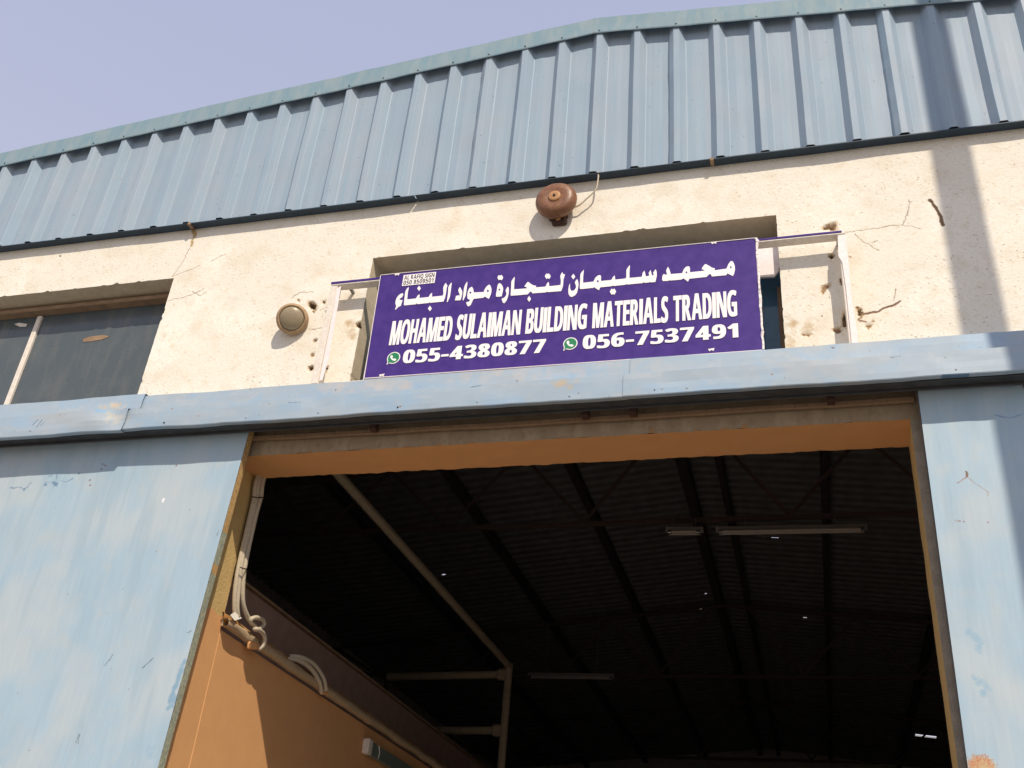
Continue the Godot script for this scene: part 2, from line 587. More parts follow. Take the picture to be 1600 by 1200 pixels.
func paint_cladding():
	var c := Canvas.new(1024, 512, 0, 0, 2.8, 1.7, rgb(148, 166, 182))
	c.layer(noise_map(1024, 512, 41, 0.014, 3, 1.0, 48.0), rgb(158, 172, 186), 0.4, 0.8, 0.7)
	c.layer(noise_map(1024, 512, 42, 0.03, 3, 1.0, 40.0), rgb(142, 168, 186), 0.5, 0.85, 0.5)
	c.layer(noise_map(1024, 512, 43, 0.09, 3, 1.0, 48.0), rgb(168, 180, 192), 0.55, 0.85, 0.35)
	c.layer(noise_map(1024, 512, 44, 0.008, 4), rgb(158, 168, 180), 0.5, 0.9, 0.5)
	c.layer(noise_map(1024, 512, 45, 0.2, 2, 1.0, 3.0), rgb(172, 184, 194), 0.7, 0.9, 0.3)
	for k in 90:
		c.dab(c.rng.randf() * 2.8, c.rng.randf() * 1.7, c.rng.randf_range(0.002, 0.005), rgb(96, 100, 104), 0.7)
	M.sheet = canvas_mat(c, 0.55, 0.0, 0.4)
	var k := Canvas.new(512, 128, 0, 0, 2.0, 0.5, rgb(132, 154, 164))
	k.layer(noise_map(512, 128, 51, 0.03, 4, 1.0, 6.0), rgb(146, 162, 168), 0.45, 0.8, 0.6)
	k.layer(noise_map(512, 128, 52, 0.05, 3, 1.0, 8.0), rgb(114, 148, 164), 0.52, 0.8, 0.5)
	M.cap = canvas_mat(k, 0.6, 0.0, 0.4)
	# pale blue rail cover, brushed and patched
	var r := Canvas.new(2048, 128, -6.2, 4.4, 2.6, 4.8, rgb(158, 174, 188))
	r.layer(noise_map(2048, 128, 61, 0.006, 4), rgb(170, 178, 184), 0.45, 0.75, 0.8)
	r.layer(noise_map(2048, 128, 62, 0.012, 4), rgb(146, 174, 200), 0.55, 0.8, 0.6)
	r.layer(noise_map(2048, 128, 63, 0.04, 4), rgb(176, 184, 190), 0.6, 0.85, 0.4)
	r.layer(noise_map(2048, 128, 67, 0.02, 4, 3.0, 1.0), rgb(150, 176, 198), 0.6, 0.8, 0.4)
	for q in [[690, 592, 1000, 565], [500, 607, 640, 598]]:
		for n in 60:
			var p := v2(lerpf(q[0], q[2], r.rng.randf()), lerpf(q[1], q[3], r.rng.randf()) + r.rng.randf_range(-6, 8), 0.16)
			r.dab(p.x, p.y, r.rng.randf_range(0.012, 0.04), rgb(186, 180, 178), 0.22)
	for q in [[168, 625, 0.05, 206, 190, 170], [170, 632, 0.04, 200, 178, 150], [180, 655, 0.05, 196, 190, 178], [165, 640, 0.03, 130, 176, 214], [880, 600, 0.03, 186, 170, 150]]:
		for n in 22:
			var p := v2(q[0], q[1], 0.25) + Vector2(r.rng.randfn(0, q[2]), r.rng.randfn(0, q[2] * 0.5))
			r.dab(p.x, p.y, r.rng.randf_range(0.008, 0.022), rgb(q[3], q[4], q[5]), 0.3)
	for sc in [[[52, 665], [60, 656]], [[58, 668], [66, 657]], [[64, 666], [72, 658]], [[205, 636], [192, 634]], [[450, 628], [470, 627]], [[1392, 558], [1408, 555]], [[1472, 586], [1515, 583]], [[735, 604], [752, 600]]]:
		r.line(v2s(sc, 0.26), 0.003, rgb(90, 116, 146), 0.7, 0.002)
	for n in 60:
		r.dab(r.rng.randf_range(-6, 2.4), r.rng.randf_range(4.45, 4.78), r.rng.randf_range(0.002, 0.006), rgb(110, 104, 100) if n % 3 else rgb(150, 96, 66), 0.8)
	M.rail = canvas_mat(r, 0.5, 0.0, 0.4)

func door_canvas(x0, x1, sd) -> Canvas:
	var c := Canvas.new(1024, 1280, x0, 0.0, x1, 4.6, rgb(164, 187, 203))
	c.layer(noise_map(c.w, c.h, sd + 1, 0.007, 4), rgb(172, 188, 198), 0.45, 0.8, 0.7)
	c.layer(noise_map(c.w, c.h, sd + 2, 0.012, 4, 1.0, 4.0), rgb(152, 178, 196), 0.52, 0.85, 0.45)
	c.layer(noise_map(c.w, c.h, sd + 3, 0.03, 3, 1.0, 8.0), rgb(178, 191, 198), 0.55, 0.85, 0.4)
	c.layer(noise_map(c.w, c.h, sd + 4, 0.02, 4), rgb(182, 188, 190), 0.66, 0.9, 0.4)
	c.layer(noise_map(c.w, c.h, sd + 5, 0.1, 4), rgb(158, 180, 196), 0.62, 0.85, 0.3)
	c.layer(noise_map(c.w, c.h, sd + 6, 0.0045, 3), rgb(186, 194, 198), 0.5, 0.8, 0.6)
	c.layer(noise_map(c.w, c.h, sd + 7, 0.018, 3, 1.0, 6.0), rgb(150, 174, 190), 0.58, 0.8, 0.4)
	var br := noise_map(c.w, c.h, sd + 8, 0.16, 2, 1.0, 14.0)
	for i in c.w * c.h:
		c.hgt[i] += (br[i] / 255.0 - 0.5) * 0.5
		c.col[i] = c.col[i] * (1.0 + (br[i] / 255.0 - 0.5) * 0.03)
	return c
func paint_doors():
	var z := 0.102
	var c := door_canvas(-6.7, -3.2, 70)
	var blue := rgb(100, 130, 158)
	# dribbled dark blue paint marks below the rail
	for s in [[[14, 763], [28, 761], [36, 764], [44, 762]], [[42, 760], [49, 753]], [[70, 754], [80, 753], [92, 752], [106, 752], [115, 747]], [[76, 745], [81, 741]], [[88, 748], [90, 740]], [[122, 742], [125, 737]]]:
		c.line(v2s(s, z), 0.0035, blue, 0.5, 0.004)
	for s in [[37, 765, 0.012], [71, 757, 0.013], [86, 755, 0.018], [88, 757, 0.014], [124, 740, 0.006]]:
		var p := v2(s[0], s[1], z)
		for n in 5: c.dab(p.x + c.rng.randfn(0, s[2] * 0.4), p.y + c.rng.randfn(0, s[2] * 0.4), s[2] * 0.5, blue, 0.6)
	for s in [[140, 750], [141, 758], [164, 727], [275, 727], [158, 733], [160, 725]]:
		var p := v2(s[0], s[1], z)
		c.dab(p.x, p.y, 0.006, rgb(120, 84, 70), 0.8)
	for s in [[255, 780, 0.01], [254, 783, 0.008]]:
		var p := v2(s[0], s[1], z)
		c.dab(p.x, p.y, s[2], rgb(236, 236, 240), 0.9)
	# blue touch-up near the free edge, scratches
	for s in [[[288, 1030], [280, 1058], [268, 1090], [262, 1110]], [[286, 1045], [276, 1075], [267, 1105]]]:
		c.line(v2s(s, z), 0.012, rgb(132, 164, 186), 0.25, 0.008)
	for s in [[[222, 1044], [240, 1028]], [[170, 1032], [176, 1022]], [[163, 1040], [171, 1030]], [[292, 989], [300, 985]], [[339, 836], [342, 828]], [[118, 1160], [124, 1146]], [[124, 1148], [122, 1162]]]:
		c.line(v2s(s, z), 0.003, rgb(108, 124, 138), 0.7, 0.002)
	for s in [[235, 1175, 0.02], [233, 1168, 0.015]]:
		var p := v2(s[0], s[1], z)
		for n in 8: c.dab(p.x + c.rng.randfn(0, 0.01), p.y + c.rng.randfn(0, 0.014), s[2] * 0.5, rgb(146, 176, 196), 0.35)
	for n in 40:
		c.dab(c.rng.randf_range(-6.4, -3.3), c.rng.randf_range(2.3, 4.4), c.rng.randf_range(0.002, 0.004), rgb(120, 116, 110), 0.7)
	M.door_l = canvas_mat(c, 0.5, 0.05, 0.4)
	var d := door_canvas(0.55, 4.05, 90)
	# a rusty bent scratch and spots
	d.line(v2s([[1510, 737], [1511, 745]], z), 0.0045, rgb(110, 84, 70), 0.8, 0.002)
	d.line(v2s([[1511, 744], [1503, 750], [1495, 756]], z), 0.0024, rgb(140, 92, 72), 0.7, 0.002)
	d.line(v2s([[1512, 744], [1520, 753], [1530, 759], [1540, 766], [1545, 770], [1543, 775]], z), 0.0018, rgb(150, 104, 84), 0.65, 0.002)
	for s in [[1493, 813], [1497, 814], [1500, 814], [1506, 815], [1544, 816]]:
		var p := v2(s[0], s[1], z)
		d.dab(p.x, p.y, 0.0032, rgb(130, 90, 74), 0.8)
	for s in [[1515, 988], [1520, 992], [1526, 996], [1530, 1004], [1528, 1014], [1524, 1058], [1532, 1066], [1540, 1073], [1536, 1083]]:
		var p := v2(s[0], s[1], z)
		for n in 6: d.dab(p.x + d.rng.randfn(0, 0.008), p.y + d.rng.randfn(0, 0.008), d.rng.randf_range(0.006, 0.014), rgb(146, 176, 196), 0.35)
	# a patch of old orange and cream paint low on the door
	d.poly(PackedVector2Array(v2s([[1511, 1200], [1514, 1187], [1525, 1180], [1540, 1180], [1548, 1187], [1556, 1196], [1560, 1230], [1510, 1235]], z)), rgb(190, 122, 82), 0.95, 0.0, 0.012)
	d.poly(PackedVector2Array(v2s([[1520, 1192], [1534, 1186], [1548, 1192], [1556, 1205], [1556, 1230], [1520, 1225]], z)), rgb(196, 186, 148), 0.7, 0.0, 0.03)
	d.line(v2s([[1562, 604], [1580, 602], [1600, 600]], z), 0.003, rgb(110, 140, 180), 0.7, 0.003)
	d.line(v2s([[1555, 648], [1568, 652], [1584, 650], [1600, 646]], z), 0.003, rgb(110, 140, 180), 0.7, 0.004)
	for n in 40:
		d.dab(d.rng.randf_range(0.6, 3.9), d.rng.randf_range(2.2, 4.4), d.rng.randf_range(0.002, 0.004), rgb(150, 130, 116), 0.6)
	M.door_r = canvas_mat(d, 0.5, 0.05, 0.4)
	# ochre edge of the left door with grey-green over-paint below
	var e := Canvas.new(32, 1024, 0.0, 0.0, 0.06, 4.6, rgb(196, 160, 108))
	var nn := fnoise(5, 1.2, 3)
	for j in e.h:
		var y := 4.6 - 4.6 * j / e.h
		var low := y + nn.get_noise_1d(y * 3.0) * 0.25 < 3.72
		for i in e.w:
			var t := nn.get_noise_2d(i * 0.6, j * 0.12)
			var base := rgb(150, 160, 146) if low else rgb(198, 162, 108)
			if low and t > 0.2: base = rgb(190, 184, 148)
			if t < -0.42: base = rgb(104, 90, 74)
			e.col[j * e.w + i] = base * (1.0 + t * 0.15)
	M.door_edge = canvas_mat(e, 0.8)
	# weathered render on the lintel, with rags of the tan paint at the foot
	var l := Canvas.new(1400, 64, -3.5, 4.36, 0.75, 4.6, rgb(160, 142, 120))
	l.layer(noise_map(1400, 64, 111, 0.02, 4, 1.0, 5.0), rgb(178, 160, 136), 0.5, 0.8, 0.6)
	l.layer(noise_map(1400, 64, 112, 0.05, 4), rgb(140, 122, 102), 0.58, 0.85, 0.5, -0.1)
	l.layer(noise_map(1400, 64, 113, 0.12, 3, 1.0, 3.0), rgb(190, 172, 148), 0.64, 0.9, 0.4)
	var ln := fnoise(8, 2.2, 4)
	for i in l.w:
		var edge := 2 + int(maxf(0.0, ln.get_noise_1d(i * 0.012) - 0.2) * 26.0)
		for j in range(l.h - edge, l.h):
			l.col[j * l.w + i] = rgb(172, 134, 98)
			l.hgt[j * l.w + i] += 0.2
	M.lintel = canvas_mat(l, 0.95, 0.6, 0.2)

func build_ground():
	var st := tool()
	quad(st, Vector3(-900, 0, 900), Vector3(900, 0, 900), Vector3(900, 0, -900), Vector3(-900, 0, -900))
	var g = obj("ground", done(st), M.ground)
	g.set_meta("kind", "structure")

# ------------------------------------------------------------------ the building
var house: Node3D
func wall_block(lo: Vector3, hi: Vector3, mat = null):
	obj("wall_block", bbox(lo, hi, 0.001), mat if mat else M.inner, house)

func build_warehouse():
	house = thing("warehouse", "cream plastered warehouse front with a low gable of blue ribbed metal", "building", Vector3(RIDGE, 0, 0))
	build_plaster()
	var b := -0.3
	var f := -0.07
	wall_block(Vector3(SIDE_L, 0, b), Vector3(DOOR_L - 0.004, 4.58, f))
	wall_block(Vector3(DOOR_R + 0.004, 0, b), Vector3(SIDE_R, 4.58, f))
	wall_block(Vector3(DOOR_L - 0.002, DOOR_T + 0.004, b), Vector3(DOOR_R + 0.002, 4.578, f))
	wall_block(Vector3(SIDE_L, 4.582, b), Vector3(WIN[0] - 0.02, 5.88, f))
	wall_block(Vector3(WIN[1] + 0.03, 4.582, b), Vector3(REC[0] - 0.03, 5.88, f))
	wall_block(Vector3(REC[1] + 0.03, 4.582, b), Vector3(SIDE_R, 5.88, f))
	# gable wall above the windows, up to the roof
	var st := tool()
	var top := [Vector2(SIDE_L, 5.884), Vector2(SIDE_R, 5.884), Vector2(SIDE_R, 6.85), Vector2(RIDGE, 7.52), Vector2(SIDE_L, 6.85)]
	obj("gable_wall", plate(PackedVector2Array(top), f, 0.23), M.inner, house)
	# plain plaster behind the doors
	var lower_mat := mottled(rgb(172, 160, 142), rgb(140, 128, 112), 0.95, 1.4, 0.0, 35, 0.3)
	for sp in [[SIDE_L, DOOR_L], [DOOR_R - 0.0105, SIDE_R]]:
		var st2 := tool()
		quad(st2, Vector3(sp[0], 0, 0), Vector3(sp[1], 0, 0), Vector3(sp[1], 4.6, 0), Vector3(sp[0], 4.6, 0))
		obj("lower_wall", done(st2), lower_mat, house)
	# lintel face with its ragged foot
	var lp := []
	var ln := fnoise(61, 3.0, 4)
	for j in 4:
		var row := []
		for i in 161:
			var x := lerpf(DOOR_L - 0.02, DOOR_R + 0.04, i / 160.0)
			var y := lerpf(DOOR_T, 4.6, j / 3.0)
			if j == 0: y += ln.get_noise_1d(x * 4.0) * 0.006
			row.append(Vector3(x, y, 0.002 + ln.get_noise_2d(x * 3.0, y * 3.0) * 0.004))
		lp.append(row)
	obj("lintel_face", grid(lp, func(p): return Vector2((p.x + 3.5) / 4.25, (4.6 - p.y) / 0.24)), M.lintel, house)
	# soffit and jambs of the doorway, a little uneven
	var sn := fnoise(62, 2.0, 4)
	var so := []
	for j in 9:
		var row := []
		for i in 161:
			var x := lerpf(DOOR_L, DOOR_R, i / 160.0)
			var z := lerpf(0.002, -0.302, j / 8.0)
			if j == 8: z += sn.get_noise_1d(x * 5.0) * 0.014
			row.append(Vector3(x, DOOR_T + sn.get_noise_2d(x * 2.0, z * 4.0) * 0.004, z))
		so.append(row)
	so.reverse()
	obj("soffit", grid(so, func(p): return Vector2(p.x, p.z)), M.orange, house)
	for s in [[DOOR_L, 1], [DOOR_R, -1]]:
		# ochre above, orange below, with a wavy brushed border
		for part in 2:
			var jp := []
			for j in 25:
				var row := []
				for i in 9:
					var z := lerpf(0.0, -0.302, i / 8.0)
					var border := 3.44 + sn.get_noise_1d(z * 22.0) * 0.03 - z * 0.05
					var y := lerpf(border, DOOR_T, j / 24.0) if part == 0 else lerpf(0.0, border, j / 24.0)
					row.append(Vector3(s[0] + (0.0 if s[1] > 0 else -0.010 * (1.0 + z / 0.302)) + s[1] * sn.get_noise_2d(y * 2.0, z * 5.0) * 0.003, y, z))
				if s[1] > 0: row.reverse()
				jp.append(row)
			jp.reverse()
			for row in jp: row.reverse()
			obj("jamb_paint" if part == 0 else "lower_jamb_paint", grid(jp, func(p): return Vector2(p.z, p.y)), M.ochre if part == 0 or s[1] < 0 else M.orange, house)
	# the old window on the left: glass, mullion, frame, a batten under the soffit
	var w := Node3D.new()
	w.name = "window"
	house.add_child(w, true)
	for e in [[WIN[0], -5.46], [-5.44, WIN[1] + 0.02]]:
		var gp := tool()
		var uvp := func(x, y): return Vector2((x + 6.8) / 2.62, (5.88 - y) / 1.28)
		var yt: float = WIN[3] + 0.01
		quad(gp, Vector3(e[0], 4.62, -0.205), Vector3(e[1], 4.62, -0.205), Vector3(e[1], yt, -0.205), Vector3(e[0], yt, -0.205), uvp.call(e[0], 4.62), uvp.call(e[1], 4.62), uvp.call(e[1], yt), uvp.call(e[0], yt))
		quad(gp, Vector3(e[1], 4.62, -0.213), Vector3(e[0], 4.62, -0.213), Vector3(e[0], yt, -0.213), Vector3(e[1], yt, -0.213), uvp.call(e[1], 4.62), uvp.call(e[0], 4.62), uvp.call(e[0], yt), uvp.call(e[1], yt))
		obj("pane", done(gp), M.pane, w)
	obj("mullion", bbox(Vector3(-5.472, 4.62, -0.22), Vector3(-5.43, 5.79, -0.185), 0.004), M.white_metal, w)
	obj("head_batten", bbox(Vector3(WIN[0], 5.80, -0.26), Vector3(WIN[1] + 0.02, 5.835, -0.13), 0.006), M.tan, w)
	# dried putty left on the glass
	var sm = plate(PackedVector2Array(v2s([[129, 530], [138, 526], [160, 523], [171, 525], [160, 530], [142, 533], [130, 534]], -0.2)), -0.202, 0.003)
	obj("putty_smear", sm, M.tan, w)
	obj("putty_smear", plate(PackedVector2Array(v2s([[22, 506], [30, 504], [42, 506], [40, 510], [30, 510]], -0.2)), -0.202, 0.003), M.white_metal, w)
	# the window behind the sign
	var w2 := Node3D.new()
	w2.name = "window"
	house.add_child(w2, true)
	obj("pane", bbox(Vector3(REC[0] - 0.02, 4.62, -0.225), Vector3(REC[1] + 0.02, REC[3] + 0.01, -0.215), 0.001), M.blue_pane, w2)
	obj("frame", bbox(Vector3(-0.04, 4.62, -0.213), Vector3(-0.008, 5.44, -0.18), 0.004), M.tan, w2)
	var blind := PackedVector2Array(v2s([[1100, 395], [1219, 383], [1219, 412], [1216, 424], [1210, 432], [1184, 433], [1100, 440]], -0.06))
	obj("blind", plate(blind, -0.06, 0.015), M.banner_white, w2)
	# side walls, rear wall, floor slab
	wall_block(Vector3(SIDE_L, 0, REAR), Vector3(SIDE_L + 0.2, 6.9, b - 0.002))
	wall_block(Vector3(SIDE_R - 0.2, 0, REAR), Vector3(SIDE_R, 6.9, b - 0.002))
	obj("rear_wall", plate(PackedVector2Array([Vector2(SIDE_L, 0), Vector2(SIDE_R, 0), Vector2(SIDE_R, 6.86), Vector2(RIDGE, 7.56), Vector2(SIDE_L, 6.86)]), REAR - 0.002, 0.2), M.inner, house)
	obj("floor_slab", bbox(Vector3(SIDE_L + 0.2, 0.004, REAR), Vector3(SIDE_R - 0.2, 0.03, -0.02), 0.002), M.floor, house)
	build_roof()

func in_open(x, y) -> bool:
	return (x > WIN[0] and x < WIN[1] and y < WIN[3]) or (x > REC[0] and x < REC[1] and y < REC[3])
func lines_between(breaks: Array, step: float) -> Array:
	var out := []
	for i in breaks.size() - 1:
		var n := maxi(1, int(round((breaks[i + 1] - breaks[i]) / step)))
		for k in n: out.append(lerpf(breaks[i], breaks[i + 1], float(k) / n))
	out.append(breaks[-1])
	return out
func rquad(st, a, b, c, d):
	quad(st, a, b, c, d, Vector2(a.x, a.y), Vector2(b.x, b.y), Vector2(c.x, c.y), Vector2(d.x, d.y), false)
func build_plaster():
	var xs := lines_between([-6.8, WIN[1], REC[0], REC[1], 2.4], 0.013)
	xs = lines_between([SIDE_L, -6.8], 0.2).slice(0, -1) + xs + lines_between([2.4, SIDE_R], 0.2).slice(1)
	var ys := lines_between([4.6, 4.8], 0.05).slice(0, -1) + lines_between([4.8, REC[3], WIN[3], 6.4], 0.013)
	var big := fnoise(201, 0.7, 3)
	var mid := fnoise(202, 5.0, 4)
	var fine := fnoise(203, 26.0, 2)
	var edge := fnoise(204, 9.0, 4)
	var crumble := func(v: float): return 0.002 * v + 0.03 * maxf(0.0, v - 0.28)
	var nx := xs.size()
	var ny := ys.size()
	var pos := PackedVector3Array()
	pos.resize(nx * ny)
	for j in ny:
		for i in nx:
			var x: float = xs[i]
			var y: float = ys[j]
			var z := big.get_noise_2d(x, y) * 0.006 + mid.get_noise_2d(x, y) * 0.0012 + fine.get_noise_2d(x, y) * 0.0006
			var p := Vector3(x, y, z)
			# crumbled arrises round the openings
			for o in [WIN, REC]:
				var near: bool = x > o[0] - 0.001 and x < o[1] + 0.001 and y < o[3] + 0.001
				if near and (absf(x - o[1]) < 0.001 or absf(x - o[0]) < 0.001): p.x += crumble.call(edge.get_noise_2d(y * 1.2, x)) * (1.0 if x > (o[0] + o[1]) / 2 else -1.0)
				if near and absf(y - o[3]) < 0.001: p.y += crumble.call(edge.get_noise_2d(x * 1.2, y))
			pos[j * nx + i] = p
	for ch in wall_chips:
		var o: PackedVector2Array = ch[0]
		var lo := o[0]
		var hi := o[0]
		for q in o:
			lo = Vector2(minf(lo.x, q.x), minf(lo.y, q.y))
			hi = Vector2(maxf(hi.x, q.x), maxf(hi.y, q.y))
		for j in range(maxi(0, ys.bsearch(lo.y) - 1), mini(ny, ys.bsearch(hi.y) + 1)):
			for i in range(maxi(0, xs.bsearch(lo.x) - 1), mini(nx, xs.bsearch(hi.x) + 1)):
				var p := pos[j * nx + i]
				if Geometry2D.is_point_in_polygon(Vector2(p.x, p.y), o): pos[j * nx + i].z -= ch[1]
	var st := tool()
	st.set_smooth_group(0)
	var cv := wall_canvas
	for k in pos.size():
		st.set_uv(cv.uv(pos[k]))
		st.add_vertex(pos[k])
	var rv := tool()
	rv.set_smooth_group(0)
	var bk := func(i, j): return Vector3(xs[i], ys[j], -0.24)
	for j in ny - 1:
		for i in nx - 1:
			var cx: float = (xs[i] + xs[i + 1]) / 2
			var cy: float = (ys[j] + ys[j + 1]) / 2
			var a := j * nx + i
			if in_open(cx, cy): continue
			for k in [a, a + nx + 1, a + 1, a, a + nx, a + nx + 1]: st.add_index(k)
			# returns into the openings
			if i > 0 and in_open((xs[i] + xs[i - 1]) / 2, cy): rquad(rv, pos[a], pos[a + nx], bk.call(i, j + 1), bk.call(i, j))
			if i < nx - 2 and in_open((xs[i + 1] + xs[i + 2]) / 2, cy): rquad(rv, pos[a + 1], bk.call(i + 1, j), bk.call(i + 1, j + 1), pos[a + nx + 1])
			if j > 0 and in_open(cx, (ys[j] + ys[j - 1]) / 2): rquad(rv, pos[a], bk.call(i, j), bk.call(i + 1, j), pos[a + 1])
	st.generate_normals()
	obj("plaster_wall", st.commit(), M.plaster, house)
	obj("opening_reveal", done(rv), mottled(rgb(222, 206, 180), rgb(202, 184, 156), 0.95, 1.5, 0.0, 36, 0.3), house)

func build_roof():
	# corrugations run down the slopes; a few rust holes let the sky through
	var holes := [[2.05, 2.46, -18.9, 0.09], [-0.06, 0.0, -11.95, 0.02], [-1.55, -1.52, -11.0, 0.02], [-0.40, -0.30, -8.7, 0.006], [-5.3, -5.25, -9.0, 0.02]]
	for side in [-1, 1]:
		var st := tool()
		var xe: float = SIDE_L - 0.15 if side < 0 else SIDE_R + 0.15
		var xs := [RIDGE, xe]
		for hl in holes:
			for k in 2:
				if (hl[k] - RIDGE) * side > 0: xs.append(hl[k])
		xs.sort()
		var zs := []
		var z := -0.32
		while z > REAR - 0.2:
			for q in [[0.0, 0.0], [0.07, 0.0], [0.095, 1.0], [0.155, 1.0], [0.18, 0.0]]:
				zs.append(Vector2(z - q[0], q[1] * 0.032))
			z -= 0.2
		for hl in holes:
			zs.append(Vector2(hl[2] - hl[3], 0.0))
			zs.append(Vector2(hl[2] + hl[3], 0.0))
		zs.sort_custom(func(p, q): return p.x > q.x)
		for i in xs.size() - 1:
			for j in zs.size() - 1:
				var cx: float = (xs[i] + xs[i + 1]) / 2
				var cz: float = (zs[j].x + zs[j + 1].x) / 2
				var skip := false
				for hl in holes:
					if cx > hl[0] and cx < hl[1] and absf(cz - hl[2]) < hl[3]: skip = true
				if skip: continue
				var f := func(x, q): return Vector3(x, 7.53 - absf(x - RIDGE) * 0.1 + q.y, q.x)
				quad(st, f.call(xs[i], zs[j]), f.call(xs[i], zs[j + 1]), f.call(xs[i + 1], zs[j + 1]), f.call(xs[i + 1], zs[j]))
		obj("roof_sheet", done(st), M.roof, house)
	obj("ridge_capping", bbox(Vector3(RIDGE - 0.25, 7.57, REAR), Vector3(RIDGE + 0.25, 7.6, -0.1), 0.002), M.roof, house)
	# purlins along the building
	for q in [[-1.40, -1.27, 0.14], [-0.935, -0.855, 0.12], [0.27, 0.36, 0.12], [-2.71, -2.61, 0.12], [-4.2, -4.1, 0.12], [-5.7, -5.6, 0.12], [1.8, 1.9, 0.12], [3.3, 3.4, 0.12]]:
		var yt: float = 7.525 - maxf(absf(q[0] - RIDGE), absf(q[1] - RIDGE)) * 0.1
		obj("purlin", bbox(Vector3(q[0], yt - q[2], REAR + 0.01), Vector3(q[1], yt, -0.305), 0.004), M.steel, house)
	# light trusses
	for tz in [-5.3, -11.2, -17.0]:
		var st := tool()
		bar(st, Vector3(SIDE_L + 0.2, 6.22, tz), Vector3(SIDE_R - 0.2, 6.22, tz), 0.05, 0.05)
		for s in [-1, 1]:
			var xe: float = SIDE_L + 0.2 if s < 0 else SIDE_R - 0.2
			bar(st, Vector3(RIDGE, 7.36, tz), Vector3(xe, 7.36 - absf(xe - RIDGE) * 0.1, tz), 0.05, 0.05)
			for k in 4:
				var xa: float = RIDGE + s * (0.3 + k * 1.6)
				var xb: float = RIDGE + s * (1.1 + k * 1.6)
				bar(st, Vector3(xa, 7.34 - absf(xa - RIDGE) * 0.1, tz), Vector3(xb, 6.24, tz), 0.035, 0.035)
				bar(st, Vector3(xb, 6.24, tz), Vector3(xb + s * 0.8, 7.34 - absf(xb + s * 0.8 - RIDGE) * 0.1, tz), 0.035, 0.035)
		obj("roof_truss", done(st), M.red_steel, house)

